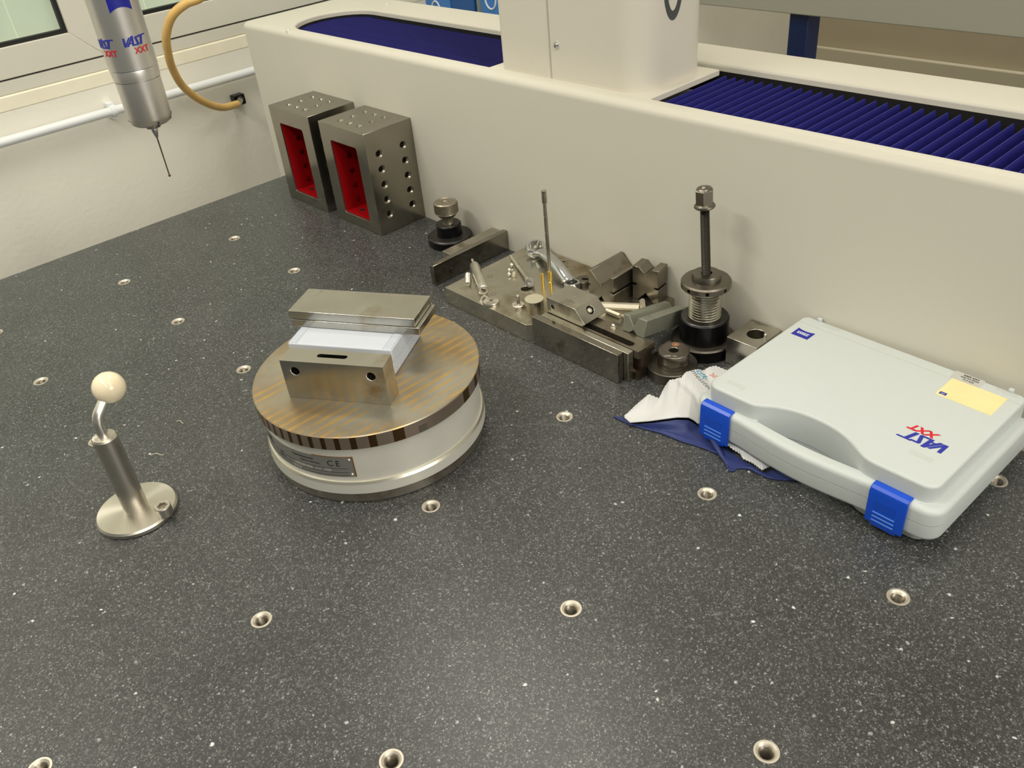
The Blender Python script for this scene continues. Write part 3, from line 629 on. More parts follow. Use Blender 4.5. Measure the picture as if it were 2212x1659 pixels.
# ------------------------------------------------------------------ loose parts on the plate
def axis_cyl(mb, a, b, segs, n=24):    # segs: (t, r) along a->b
    a, b = Vector(a), Vector(b); d = (b - a); q = Vector((0, 0, 1)).rotation_difference(d.normalized()).to_matrix().to_4x4(); l = d.length
    return mb.lathe([(r, t * l) for t, r in segs], n, T(*a) @ q)
t = thing('stylus_extension', 'thick bright cylindrical extension lying at the left of the base plate', 'extension', (-0.1284, -0.0465, HP))
a_, b_ = (0, 0, 0.0037), (-0.0348, 0.0218, 0.0037)
obj('cylinder', axis_cyl(MB(), a_, b_, [(0, 0), (0, 0.0032), (0.01, 0.0037), (0.93, 0.0037), (1.0, 0.0029), (1.0, 0)]), 'bright', t)
obj('thread_pin', axis_cyl(MB(), b_, (-0.0422, 0.0264, 0.0037), [(0, 0), (0, 0.0010), (1, 0.0010), (1, 0)], 12), 'bright', t)
obj('end_recess', axis_cyl(MB(), a_, (0.0006, -0.0004, 0.0037), [(0, 0), (0.0, 0.0016), (1, 0.0016), (1, 0)], 16), 'steel_dark', t)
t = thing('threaded_stud', 'short ribbed threaded stud beside the thick cylindrical extension', 'stud', (-0.1520, -0.0400, HP))
sg = [(0, 0)];
for i in range(9): sg += [(i / 9 + 0.01, 0.0016), (i / 9 + 0.055, 0.0022), (i / 9 + 0.10, 0.0016)]
sg += [(1, 0)]
obj('thread', axis_cyl(MB(), (-0.0055, 0.0040, 0.0022), (0.0055, -0.0058, 0.0022), sg, 20), 'turned', t)
t = thing('star_stylus_arm', 'thin bright rod with round pierced knuckle lying mid plate', 'stylus', (-0.1114, -0.0179, HP))
obj('rod', axis_cyl(MB(), (-0.0030, 0.0014, 0.0030), (-0.0435, 0.0220, 0.0014), [(0, 0), (0, 0.0015), (0.1, 0.0015), (0.12, 0.0012), (1, 0.0012), (1, 0)], 16), 'bright', t)
kn = obj('knuckle', axis_cyl(MB(), (-0.0012, 0.0012, 0.0024), (0.0022, -0.0022, 0.0046), [(0, 0), (0, 0.0030), (0.85, 0.0034), (1, 0.0030), (1, 0.0014), (0.5, 0.0012), (0.5, 0)], 28), 'turned', t)
for x, y, lb in ((-0.1440, -0.0050, 'tiny bright steel ball farthest up on the base plate, behind the other balls'), (-0.1395, -0.0116, 'tiny bright steel ball in the middle of the base plate cluster'), (-0.1350, -0.0160, 'tiny bright steel ball nearest the plate front in the cluster')):
    tag(obj('steel_ball', MB().ball((0, 0, 0.0014), 0.0015, 16, 10), 'bright', loc=(x, y, HP)), lb, 'ball', 'loose steel balls on the base plate')
tag(obj('locating_pin', axis_cyl(MB(), (0, 0, 0.0011), (-0.0040, 0.0038, 0.0011), [(0, 0), (0, 0.0009), (0.1, 0.0012), (0.9, 0.0012), (1, 0.0009), (1, 0)], 14), 'steel_dull', loc=(-0.1375, -0.0050, HP)), 'small dull pin touching the cluster of tiny steel balls', 'pin')
tag(obj('locating_pin', axis_cyl(MB(), (0.0024, -0.0024, 0.0013), (-0.0016, 0.0018, 0.0013), [(0, 0), (0, 0.0012), (0.7, 0.0013), (1, 0.0008), (1, 0)], 14), 'hex', loc=(-0.1326, -0.0135, HP)), 'short light pin in front of the tiny steel balls', 'pin')
t = thing('end_cap', 'low round cap with centre hole overhanging the front edge of the base plate', 'cap', (-0.1150, -0.0515, HP))
obj('cap', MB().lathe([(0, 0), (0.0058, 0), (0.0058, 0.0016), (0.0054, 0.0024), (0.0040, 0.0026), (0.0013, 0.0026), (0.0012, 0.0010), (0, 0.0010)], 36), 'turned', t)
t = thing('stepped_pin', 'small round foot with an upright pin on the base plate front', 'pin', (-0.0974, -0.0427, HP))
obj('foot', MB().lathe([(0, 0), (0.0044, 0), (0.0044, 0.0018), (0.0040, 0.0022), (0.0014, 0.0022), (0, 0.0022)], 32), 'turned', t)
obj('pin', MB().lathe([(0, 0.0022), (0.0015, 0.0022), (0.0012, 0.0048), (0.0010, 0.0056), (0.0014, 0.0060), (0.0014, 0.0084), (0.0009, 0.0092), (0, 0.0092)], 20), 'turned', t)
t = thing('round_block', 'upright ground steel cylinder with pale top face beside the vise', 'cylinder', (-0.0862, -0.0380, HP))
obj('body', MB().lathe([(0, 0), (0.0064, 0), (0.0064, 0.0078), (0, 0.0078)], 40), 'plate', t)
obj('end_face', MB().lathe([(0, 0.0078), (0.0064, 0.0078), (0.0063, 0.00800), (0, 0.00800)], 40), 'disc', t)
t = thing('brass_spacer', 'free standing small brass spacer left of the upright stylus', 'spacer', (-0.1033, -0.0132, HP))
obj('body', MB().lathe([(0, 0), (0.0012, 0), (0.0012, 0.0042), (0.0010, 0.0043), (0.0010, 0.0058), (0.0013, 0.0060), (0.0013, 0.0105), (0, 0.0105)], 10), 'gold', t)
t = thing('upright_stylus', 'tall thin stylus rod with threaded top standing in a brass socket', 'stylus', (-0.0988, -0.0102, HP))
obj('brass_socket', MB().lathe([(0, 0), (0.0014, 0), (0.0014, 0.0045), (0.0012, 0.0047), (0.0012, 0.0060), (0.0016, 0.0063), (0.0016, 0.0125), (0, 0.0125)], 10), 'gold', t)
prof = [(0, 0.0125), (0.0008, 0.0125), (0.0012, 0.0165), (0.0013, 0.027), (0.0009, 0.0272), (0.0009, 0.0278), (0.0013, 0.028), (0.0013, 0.0415), (0.0010, 0.0417), (0.0010, 0.0421), (0.0013, 0.0423), (0.0013, 0.053), (0.0010, 0.0532), (0.0010, 0.0536), (0.0013, 0.0538), (0.0012, 0.063)]
z = 0.063
while z < 0.0715: prof += [(0.0018, z + 0.0002), (0.0018, z + 0.0006), (0.0013, z + 0.0008)]; z += 0.0009
prof += [(0, z)]
obj('rod', MB().lathe(prof, 16), 'steel_dull', t, rot=(0.0, 0.0, 0))
t.rotation_euler = (0.0, 0.0, 0)
t = thing('slotted_washer', 'dark open slotted washer lying beside the ring spanner end', 'washer', (-0.0847, 0.0085, HP))
sw = obj('washer', MB().lathe([(0, 0.0), (0.0056, 0), (0.0056, 0.0030), (0.0053, 0.0034), (0, 0.0034)], 40), 'gaugesteel', t)
cut(sw, MB().prism(rrect(-0.0014, 0.008, -0.0014, 0.0014, 0.00138, 5), -0.001, 0.005, RZ(math.radians(25))))
# ring spanner
t = thing('ring_spanner', 'chrome offset double ring spanner lying across the base plate', 'wrench', (-0.1150, 0.0090, HP))
def ring12(r, ri, hh, M):
    mb = MB(); N = 48; prof = []
    vs = []; 
    for z_, k in ((0, 0.92), (0.15, 1), (0.85, 1), (1, 0.92)):
        vs += [M @ Vector((r * k * math.cos(2 * PI * i / N), r * k * math.sin(2 * PI * i / N), z_ * hh)) for i in range(N)]
    for z_ in (1, 0):
        for i in range(N):
            q = ri * (1.0 if i % 4 == 0 else (0.93 if i % 4 == 2 else 0.955)); vs.append(M @ Vector((q * math.cos(2 * PI * i / N), q * math.sin(2 * PI * i / N), z_ * hh)))
    fs = []
    for k in range(6):
        a, b = k * N, ((k + 1) % 6) * N
        for i in range(N): fs.append((a + i, a + (i + 1) % N, b + (i + 1) % N, b + i))
    mb.add(vs, fs); return mb
dirv = Vector((0.0568, -0.0207, 0)); ang = math.atan2(dirv.y, dirv.x)
obj('large_ring', ring12(0.0080, 0.0060, 0.0066, T(-0.0278, 0.0101, 0.0022) @ RZ(ang) @ RY(math.radians(14))), 'chrome', t)
obj('small_ring', ring12(0.0058, 0.0042, 0.0045, T(0.0290, -0.0106, 0.0000) @ RZ(ang) @ RY(math.radians(-6))), 'chrome', t)
e = dirv.normalized(); A0 = Vector((-0.0278, 0.0101, 0)); B0 = Vector((0.0290, -0.0106, 0))
hp_ = smooth_path([A0 + e * 0.0066 + Vector((0, 0, 0.0045)), A0 + e * 0.0125 + Vector((0, 0, 0.0068)), A0 + e * 0.022 + Vector((0, 0, 0.0080)), A0 + e * 0.040 + Vector((0, 0, 0.0068)), B0 - e * 0.0085 + Vector((0, 0, 0.0040)), B0 - e * 0.0050 + Vector((0, 0, 0.0026))], 5)
k_ = len(hp_); rads = []
for i in range(k_):
    tt = i / (k_ - 1); rads.append(0.0064 - 0.0018 * min(1, tt * 4) + (0.0006 if tt > 0.85 else 0))
obj('handle', MB().tube(hp_, rads, 20, flat=0.62), 'chrome', t)

# ================================================================== vise group
tag(obj('parallel_bar', MB().box(-0.0706, 0.0024, -0.0556, -0.0508, 0.0001, 0.0206), 'steel_dark', bevel=0.00025), 'front one of two upright parallel bars before the small vise', 'parallel bar', 'upright parallel bars')
tag(obj('parallel_bar', MB().box(-0.0674, 0.0060, -0.0505, -0.0457, 0.0001, 0.0206), 'steel_dull', bevel=0.00025), 'rear one of two upright parallel bars, touching the small vise', 'parallel bar', 'upright parallel bars')
v = thing('toolmaker_vise', 'small toolmaker vise with slotted bed and wedge shaped screwed jaw', 'vise', (-0.03, -0.038, 0))
bed = obj('bed', MB().prism([(-0.0073, 0.0001), (0.0080, 0.0001), (0.0080, 0.0050), (0.0050, 0.0056), (0.0050, 0.0150), (0.0080, 0.0156), (0.0080, 0.0206), (-0.0073, 0.0206), (-0.0073, 0.0156), (-0.0045, 0.0150), (-0.0045, 0.0056), (-0.0073, 0.0050)], -0.0370, 0.0395, Matrix(((0, 0, 1, 0), (1, 0, 0, 0), (0, 1, 0, 0), (0, 0, 0, 1)))), 'steel_brown', v)
cut(bed, MB().prism(rrect(-0.015, 0.0322, -0.0054, -0.0005, 0.0023, 6), 0.0072, 0.022))
Mj = Matrix(((1, 0, 0, 0), (0, 0, 1, 0), (0, 1, 0, 0), (0, 0, 0, 1)))   # (x,z) polygon extruded along y
jaw = obj('sliding_jaw', MB().prism([(-0.0362, 0.0208), (-0.0062, 0.0208), (-0.0036, 0.0232), (-0.0118, 0.0318), (-0.0366, 0.0318)], -0.0072, 0.0138, Mj), 'steel_dull', v, bevel=0.0002)
cm = MB()
nj = Vector((0.0086, 0, 0.0082)).normalized(); qj = Vector((0, 0, 1)).rotation_difference(nj).to_matrix().to_4x4()
pc = Vector((-0.0080, 0.0030, 0.0278))
cm.lathe([(0, -0.0040), (0.0028, -0.0040), (0.0028, 0.004), (0, 0.004)], 32, T(*pc) @ qj)
hole(cm, -0.0315, -0.0072, 0.0262, 0.0016, 0.004, axis='-Y')
hole(cm, -0.022, 0.004, 0.0318, 0.0004, 0.002)
cut(jaw, cm)
bs = MB().lathe([(0, -0.0036), (0.0018, -0.0036), (0.0018, 0.0000), (0.0016, 0.0003), (0.0011, 0.0003), (0.0009, -0.0012), (0, -0.0012)], 28)
o = obj('socket_screw', bs, 'bright', v, loc=tuple(pc - nj * 0.0006)); o.rotation_euler = qj.to_euler()
o = obj('washer', MB().lathe([(0.0017, -0.0040), (0.0027, -0.0040), (0.0027, -0.0030), (0.0017, -0.0030)], 28), 'blackox', v, loc=tuple(pc)); o.rotation_euler = qj.to_euler()

# vee blocks
def vee(label, loc, rz, W, Hh, D, top_w, bot_w, group='pair of vee blocks'):
    td, bd = top_w * 0.47, bot_w * 0.47; g = 0.0018; w2 = W / 2; zs = Hh * 0.42
    poly = [(-w2, 0), (-bot_w / 2, 0), (-0.0005, bd), (-0.0005, bd + .0008), (0.0005, bd + .0008), (0.0005, bd), (bot_w / 2, 0), (w2, 0),
            (w2, zs), (w2 - g * 1.6, zs), (w2 - g * 1.6, zs + g), (w2, zs + g), (w2, Hh), (top_w / 2, Hh), (0.0005, Hh - td), (0.0005, Hh - td - .0008), (-0.0005, Hh - td - .0008), (-0.0005, Hh - td), (-top_w / 2, Hh), (-w2, Hh),
            (-w2, zs + g), (-w2 + g * 1.6, zs + g), (-w2 + g * 1.6, zs), (-w2, zs)]
    return tag(obj('vee_block', MB().prism(poly, 0, D, Mj), 'block' , bevel=0.00015, seg=1, loc=loc, rot=(0, 0, rz)), label, 'vee block', group)
vee('vee block with its wide vee upward, behind the vise jaw', (-0.0575, -0.0035, HP), 0, 0.0222, 0.0208, 0.0335, 0.0172, 0.0075)
vb = vee('vee block with its narrow vee upward, next to the threaded jack', (-0.0347, 0.0148, HP), math.radians(10), 0.0192, 0.0243, 0.0125, 0.0093, 0.0118)
# hexagon bars
def hexbar(label, a, b, r, mt='hex'):
    a, b = Vector(a), Vector(b)
    o = obj('hex_bar', axis_cyl(MB(), (0, 0, 0), b - a, [(0, 0), (0, r), (1, r), (1, 0)], 6), mt, loc=tuple(a)); o.data.polygons.foreach_set('use_smooth', [False] * len(o.data.polygons))
    return tag(o, label, 'hexagon bar', 'hexagon bars on the small base plate')
hexbar('thick bright hexagon bar lying in front of the vee blocks', (-0.0530, -0.0110, HP + .0022), (-0.0306, 0.0035, HP + .0022), 0.0025)
hexbar('thinner bright hexagon bar beside the vise jaw, nearer the camera', (-0.0452, -0.0126, HP + .0018), (-0.0335, -0.0122, HP + .0018), 0.0017)
hexbar('short hexagon bar showing its six sided end in front of the vee blocks', (-0.0272, 0.0035, HP + .0018), (-0.0345, 0.0115, HP + .0020), 0.0020)
# grooved rail
ax = Vector((-0.0035, 0.052, -0.0138)).normalized()
rl = thing('grooved_rail', 'grey green rail with long vee groove leaning from the vise to the black jack', 'rail', (0, -0.034, 0.0206))
xv = Vector((1, 0, 0)); zv = xv.cross(ax).normalized(); xv = ax.cross(zv)
MR = Matrix(((xv.x, zv.x, ax.x, -0.0062), (xv.y, zv.y, ax.y, 0.0022), (xv.z, zv.z, ax.z, 0.0002), (0, 0, 0, 1)))
poly = [(-0.0075, 0), (-0.0030, 0), (0.0000, 0.0026), (0.0030, 0), (0.0080, 0), (0.0086, 0.0112), (0.0022, 0.0112), (-0.0002, 0.0048), (-0.0048, 0.0105), (-0.0088, 0.0105)]
obj('rail', MB().prism(poly, 0, 0.0455, MR), 'rail', rl, bevel=0.0003)
tag(obj('cap_nut', MB().ball((0, 0, 0.0014), 0.0014, 16, 10).lathe([(0, 0), (0.0018, 0), (0.0018, 0.0006), (0, 0.0006)], 6), 'bright', loc=(-0.0205, -0.0333, 0.0206)), 'tiny bright cap nut on the vise bed beside the rail', 'nut')

# ================================================================== threaded jack stack
j = thing('threaded_jack', 'tall black threaded jack with bolt and flanged hex nut on top', 'jack', (0.0165, 0.0098, 0))
obj('base_ring', MB().lathe([(0, 0), (0.0196, 0), (0.0200, .0006), (0.0200, .0074), (0, .0074)], 56), 'blackox', j)
obj('base_rim', MB().lathe([(0.0150, .0074), (0.0199, .0074), (0.0192, .0084), (0.0188, .0085), (0.0150, .0085)], 56), 'gaugesteel', j)
obj('sleeve', MB().lathe([(0, .0085), (0.0151, .0085), (0.0151, .0224), (0.0144, .0232), (0, .0232)], 56), 'blackox', j)
obj('sleeve_face', MB().lathe([(0.0100, .0232), (0.0144, .0232), (0.0140, .0236), (0.0100, .0236)], 56), 'blacktop', j)
prof = [(0, .0225)]; z = .0228
while z < .0440: prof += [(0.0088, z), (0.0100, z + .0006), (0.0100, z + .0009)]; z += .0018
prof += [(0.0092, z), (0, z)]
obj('thread', MB().lathe(prof, 56), 'steel_dull', j)
dc = obj('spanner_disc', MB().lathe([(0, .0432), (0.0140, .0432), (0.0151, .0442), (0.0151, .0474), (0.0143, .0484), (0.0120, .0488), (0, .0488)], 56), 'gaugesteel', j)
cm = MB()
for i in range(8):
    M = RZ(math.radians(-96 + 45 * i)) @ T(0.0155, 0, 0.0457) @ RY(PI / 2); cm.lathe([(0, -0.004), (0.0012, -0.004), (0.0012, 0.001), (0, 0.001)], 16, M)
cut(dc, cm)
obj('washer', MB().lathe([(0.0033, .0488), (0.0088, .0488), (0.0089, .0510), (0.0082, .0526), (0.0033, .0526)], 48), 'gaugesteel', j)
prof = [(0, 0.0)]; z = 0.0
while z < .046: prof += [(0.0023, z), (0.0028, z + .0005)]; z += .0010
prof += [(0, z)]
TB = T(0, 0, .0480) @ RZ(math.radians(43)) @ RX(0)
rod = obj('threaded_rod', MB().lathe(prof, 28), 'rodsteel', j, loc=(0, 0, .0488))
nt = MB().lathe([(0, .0448), (0.0056, .0448), (0.0062, .0456), (0.0060, .0465), (0.0050, .0475), (0, .0475)], 40)
nt.lathe([(0, .0472), (0.0053, .0472), (0.0053, .0552), (0.0040, .0566), (0, .0566)], 6).lathe([(0, .0560), (0.0046, .0560), (0.0040, .0568), (0.0020, .0568), (0.0012, .0578), (0, .0578)], 32)
nut = obj('flange_nut', nt, 'gaugesteel', j, loc=(0, 0, .0488), ang=25)
for o in (rod, nut): o.rotation_euler = (math.radians(0), math.radians(-4.2), 0)

b = thing('stepped_bush', 'two-step round steel bush with small bore at the jack foot', 'bush', (0.019, -0.0252, 0))
obj('flange', MB().lathe([(0, 0), (0.0152, 0), (0.0153, .0004), (0.0153, .0066), (0.0149, .0071), (0, .0071)], 56), 'gaugesteel', b)
hb = obj('hub', MB().lathe([(0, .0071), (0.0093, .0071), (0.0094, .0075), (0.0094, .0100), (0.00935, .0101), (0.0094, .0102), (0.0094, .0158), (0.0090, .0163), (0, .0163)], 56), 'gaugesteel', b)
cm = MB(); hole(cm, 0, 0, .0163, 0.0028, 0.0085, 0.0003); cut(hb, cm)
hb.location = Vector((0.0009, 0.0003, 0)) * S
text('Nr. 6007', 0.0020, 'greylab', b, T(0.0035, -0.0062, .01635) @ RZ(math.radians(212)), name='engraving')
obj('copper_stamp', MB().lathe([(0.0015, 0), (0.0020, 0), (0.0020, 0.00008), (0.0015, 0.00008)], 24).lathe([(0, 0), (0.0010, 0), (0.0010, 0.00008), (0, 0.00008)], 16), 'copper', b, loc=(-0.0020, 0.0058, .0163))

# bored block
k = thing('bored_block', 'square brown steel block with a round bore and pin behind the case', 'steel block', (0.0375, 0.0033, 0))
bb = obj('block', MB().box(0, 0.0212, 0, 0.0262, 0.0001, 0.0188), 'steel_dull', k, bevel=0.0003)
cm = MB(); hole(cm, 0.0118, 0.0132, 0.0188, 0.0054, 0.014); cut(bb, cm)
obj('pin', MB().lathe([(0, 0), (0.0010, 0), (0.0010, 0.0024), (0.0007, 0.0028), (0, 0.0028)], 16), 'bright', k, loc=(0.0184, 0.0128, 0.0188))

# ================================================================== instrument case
o_ = (0.0713, -0.0588, 0); CA = math.radians(-1.7)
cs = thing('instrument_case', 'light grey plastic carrying case with two blue latches', 'case', o_, CA)
def arc_pts(sgn=0.0):
    raw = [(0.0245, -0.0032), (0.0283, -0.0026), (0.0325, -0.0003), (0.0370, 0.0027), (0.0437, 0.0055), (0.0495, 0.0069), (0.0560, 0.0075), (0.0630, 0.0073), (0.0700, 0.0061), (0.0771, 0.0034), (0.0820, 0.0007), (0.0862, -0.0018), (0.0900, -0.0034), (0.0950, -0.0040)]
    P = smooth_path([(x, y, 0) for x, y in raw], 3); return [(p.x, p.y + sgn) for p in P]
def body_loop(ins=0.0):
    r = 0.0065; x0, x1, y0, y1 = -0.0012 + ins, 0.1228 - ins, -0.0036 + ins, 0.0886
    L_ = [(x0 + r * (1 - math.cos(math.radians(a))), y0 + r * (1 - math.sin(math.radians(a)))) for a in range(0, 91, 15)]
    L_ += [(x, y + ins) for x, y in arc_pts()]
    L_ += [(x1 - r + r * math.sin(math.radians(a)), y0 + r * (1 - math.cos(math.radians(a)))) for a in range(0, 91, 15)]
    r2 = 0.004
    L_ += [(x1 - r2 * (1 - math.cos(math.radians(a))), y1 - r2 + r2 * math.sin(math.radians(a))) for a in range(0, 91, 18)]
    L_ += [(x0 + r2 - r2 * math.sin(math.radians(a)), y1 - r2 * (1 - math.cos(math.radians(a)))) for a in range(0, 91, 18)]
    return L_
obj('lid_panel', rsolid(body_loop(), 0.0164, 0.0345, rt=0.0016, seg=5), 'case', cs, ang=45)
obj('base_shell', rsolid(body_loop(0.0008), 0.0002, 0.0158, rb=0.0018, seg=4), 'case', cs, ang=45)
def bump_(u):
    if u < 0.022 or u > 0.094: return 0.0
    return max(0.0, math.sin(PI * (u - 0.022) / 0.072)) ** 1.2
def rim_loop():
    r = 0.0085; x0, x1, y0, y1 = -0.0062, 0.1284, -0.0080, 0.0862
    L_ = [(x0 + r * (1 - math.cos(math.radians(a))), y0 + r * (1 - math.sin(math.radians(a)))) for a in range(0, 91, 15)]
    L_ += [(0.022 + 0.072 * i / 24, y0 - 0.0030 * bump_(0.022 + 0.072 * i / 24)) for i in range(25)]
    L_ += [(x1 - r + r * math.sin(math.radians(a)), y0 + r * (1 - math.cos(math.radians(a)))) for a in range(0, 91, 15)]
    L_ += [(x1 - 0.003 * (1 - math.cos(math.radians(a))), y1 - 0.003 + 0.003 * math.sin(math.radians(a))) for a in range(0, 91, 30)]
    L_ += [(x0 + 0.003 - 0.003 * math.sin(math.radians(a)), y1 - 0.003 * (1 - math.cos(math.radians(a)))) for a in range(0, 91, 30)]
    return L_
hl = [(0.0300 + 0.057 * i / 20, -0.0017 - 0.0024 * bump_(0.0300 + 0.057 * i / 20)) for i in range(21)]
back = [(x, y + 0.0002) for x, y in arc_pts() if 0.0305 < x < 0.0860]
hl = hl + back[::-1]
rim_me = rsolid(rim_loop(), 0.0164, 0.0250, rt=0.0030, seg=5, hole_loop=hl, hrt=0.0005)
obj('lid_rim', rim_me, 'case', cs, ang=45)
obj('base_rim', rsolid(rim_loop(), 0.0070, 0.0160, rb=0.0025, seg=4, hole_loop=hl), 'case', cs, ang=45)
def latch(u0, u1):
    pr_ = [(-0.0094, 0.0050), (-0.0094, 0.0228), (-0.0088, 0.0246), (-0.0074, 0.0257), (-0.0040, 0.0259), (-0.0040, 0.0249), (-0.0076, 0.0246), (-0.0082, 0.0060), (-0.0082, 0.0050)]
    My = Matrix(((0, 0, 1, 0), (1, 0, 0, 0), (0, 1, 0, 0), (0, 0, 0, 1)))
    l = obj('latch', MB().prism(pr_, u0, u1, My).box(u0 + .0028, u1 - .0028, -0.0092, -0.0083, 0.0034, 0.0055), 'latch', cs, bevel=0.0004)
    tag(l, 'blue plastic latch')
    obj('latch_inset', MB().box(u0 + .004, u1 - .0045, -0.00950, -0.00939, 0.0145, 0.0190), 'latch', l, smooth=False)
    for q in range(3): obj('grip_rib', MB().box(u0 + .0034, u1 - .0042, -0.00975, -0.0093, 0.0068 + q * .0024, 0.0075 + q * .0024), 'latchrib', l, bevel=0.0001)
latch(0.0000, 0.0184); latch(0.0966, 0.1148)
obj('hinge_line', MB().box(-0.0008, 0.1222, 0.0799, 0.0804, 0.0340, 0.03453), 'greylab', cs, smooth=False)
for x in (0.0085, 0.1145): obj('hinge_lug', MB().box(x - .0012, x + .0012, 0.0866, 0.0889, 0.0330, 0.0362), 'case', cs, bevel=0.0004)
for bx, by in ((0.0060, 0.0040), (0.1015, 0.0125), (0.012, 0.084), (0.108, 0.0845)):
    for q in range(3): obj('moulded_line', MB().box(bx, bx + 0.011, by + q * 0.0012, by + q * 0.0012 + 0.0003, 0.0344, 0.03456), 'greylab', cs, smooth=False)
ZT = 0.03455
sh = shield(0.0104, 0.0082, 0.0012)
obj('logo_patch', place_mesh(sh, T(0.0091, 0.0700, ZT) @ RZ(PI)), 'logoblue', cs, smooth=False)
text('ZEISS', 0.0031, 'whiteink', cs, T(0.0091, 0.0700, ZT + .00006) @ RZ(PI), bold=0.00008)
obj('yellow_label', MB().prism(rrect(0.0886, 0.1160, 0.0628, 0.0808, 0.0008, 3), ZT - .0001, ZT + .0001), 'yellow', cs, smooth=False)['label'] = 'yellow paper label'
obj('logo_patch', place_mesh(shield(0.0034, 0.0024, 0.0003), T(0.0915, 0.0652, ZT + .00015)), 'logoblue', cs, smooth=False)
text('ZEISS', 0.0009, 'whiteink', cs, T(0.0915, 0.0651, ZT + .00022))
obj('foil_label', MB().prism(rrect(0.0870, 0.1020, 0.0812, 0.0884, 0.0006, 3), ZT - .0001, ZT + .00008), 'greylab', cs, smooth=False)
for q, s_ in enumerate(('VAST XXT', '626103-9000', 'TL3 626')):
    text(s_, 0.0017, 'ink', cs, T(0.0955, 0.0868 - q * 0.0019, ZT + .00014), bold=0.00006 if q == 0 else 0)
lo = strokes_mb('v', 0.0072)
obj('lettering', place_mesh(lo, T(0.1148, 0.0283, ZT) @ RZ(PI)), 'blueink', cs, smooth=False)
text('XXT', 0.0062, 'redink', cs, T(0.0995, 0.0315, ZT) @ RZ(PI), shear=0.3, bold=0.0003)

# ================================================================== cleaning cloths under the case
def loft(top, bot, nu, nv, zz, sag=None, wav=None, zig=0.0, zigL=0.0012, th=0.0005, seam=None):
    def resample(P, n):
        P = [Vector(p) for p in P]; d = [0]
        for a, b in zip(P, P[1:]): d.append(d[-1] + (b - a).length)
        out = []
        for i in range(n + 1):
            s_ = d[-1] * i / n; k = 0
            while k < len(P) - 2 and d[k + 1] < s_: k += 1
            t_ = (s_ - d[k]) / max(1e-9, d[k + 1] - d[k]); out.append(P[k].lerp(P[k + 1], t_))
        return out
    A, B_ = resample(top, nu), resample(bot, nu); vs = []
    for i in range(nu + 1):
        a, b = A[i].copy(), B_[i].copy()
        if zig:
            q = (0.5 - abs((i % 4) / 4 - 0.5)) * 2 * zig; dd = (a - b); dd.z = 0
            if dd.length > 1e-5: a -= dd.normalized() * q
        for jx in range(nv + 1):
            t_ = jx / nv; p = a.lerp(b, t_); p.z += (wav(i / nu, t_) if wav else 0); p.z = max(p.z, th + 0.0001); vs.append(p)
    n1 = len(vs); vs2 = [v_ - Vector((0, 0, th)) for v_ in vs]; row = nv + 1
    fs = [(i * row + jx, (i + 1) * row + jx, (i + 1) * row + jx + 1, i * row + jx + 1) for i in range(nu) for jx in range(nv)]
    fs2 = [tuple(n1 + q for q in f[::-1]) for f in fs]
    bd = [i * row for i in range(nu + 1)] + [nu * row + jx for jx in range(1, nv + 1)] + [i * row + nv for i in range(nu - 1, -1, -1)] + [jx for jx in range(nv - 1, 0, -1)]
    sd = [(bd[i], bd[(i + 1) % len(bd)], n1 + bd[(i + 1) % len(bd)], n1 + bd[i]) for i in range(len(bd))]
    return MB().add(vs + vs2, fs + fs2 + sd)
Wtop = [(0.0266, -0.0782, 0.001), (0.0255, -0.0664, 0.002), (0.0271, -0.057, 0.005), (0.0316, -0.0533, 0.002), (0.0286, -0.0443, 0.004), (0.0302, -0.0416, 0.0085), (0.0325, -0.0367, 0.0095), (0.0337, -0.0352, 0.0085), (0.0332, -0.0300, 0.009), (0.0352, -0.0174, 0.006), (0.0385, -0.0077, 0.004), (0.0470, -0.0061, 0.003), (0.060, -0.010, 0.002), (0.0665, -0.020, 0.001)]
Wlow = [(0.0275, -0.0793, 0.001), (0.0347, -0.0827, 0.003), (0.0435, -0.0769, 0.005), (0.0512, -0.071, 0.007), (0.0556, -0.0674, 0.008), (0.0598, -0.0625, 0.007), (0.0619, -0.0605, 0.005), (0.0648, -0.0597, 0.003), (0.0675, -0.0565, 0.002), (0.0685, -0.050, 0.0012), (0.0690, -0.035, 0.0008)]
cl = thing('white_cloth', 'white zigzag edged cleaning cloth spread under the left end of the case', 'cloth', (0, 0, 0))
def wv(u, v_): return 0.0010 * math.sin(u * 9 + v_ * 3) * math.sin(PI * v_) - 0.0016 * math.exp(-((u - 0.42 - 0.30 * v_) / 0.03) ** 2) * (1 - v_ * 0.5) - 0.0018 * math.exp(-((u - 0.62 - 0.22 * v_) / 0.025) ** 2) * (1 - v_ * 0.4)
obj('main_sheet', loft(Wtop, Wlow, 200, 24, 0, wav=wv, zig=0.0007), 'wcloth', cl, ang=60)
W2 = [(0.0832, -0.0642, 0.0055), (0.0885, -0.0675, 0.005), (0.0926, -0.0678, 0.004), (0.0965, -0.0669, 0.0026), (0.0996, -0.069, 0.0024), (0.1055, -0.0688, 0.0024), (0.1124, -0.0707, 0.0028), (0.1132, -0.0652, 0.002), (0.1143, -0.0611, 0.0015)]
W2b = [(0.0840, -0.0634, 0.0050), (0.0930, -0.0638, 0.0045), (0.1020, -0.0636, 0.004), (0.1090, -0.0600, 0.003), (0.1143, -0.0600, 0.0020)]
W2 = [(x, y, z_ + 0.0008) for x, y, z_ in W2]; W2b = [(x, y, z_ + 0.0008) for x, y, z_ in W2b]
obj('folded_corner', loft(W2, W2b, 96, 8, 0, zig=0.0007), 'wcloth', cl, ang=60)
from mathutils.bvhtree import BVHTree
bpy.context.view_layer.update()
cmesh = [o for o in cl.children if o.name.startswith('main_sheet')][0].data
bv = BVHTree.FromPolygons([v.co.copy() for v in cmesh.vertices], [tuple(p.vertices) for p in cmesh.polygons])
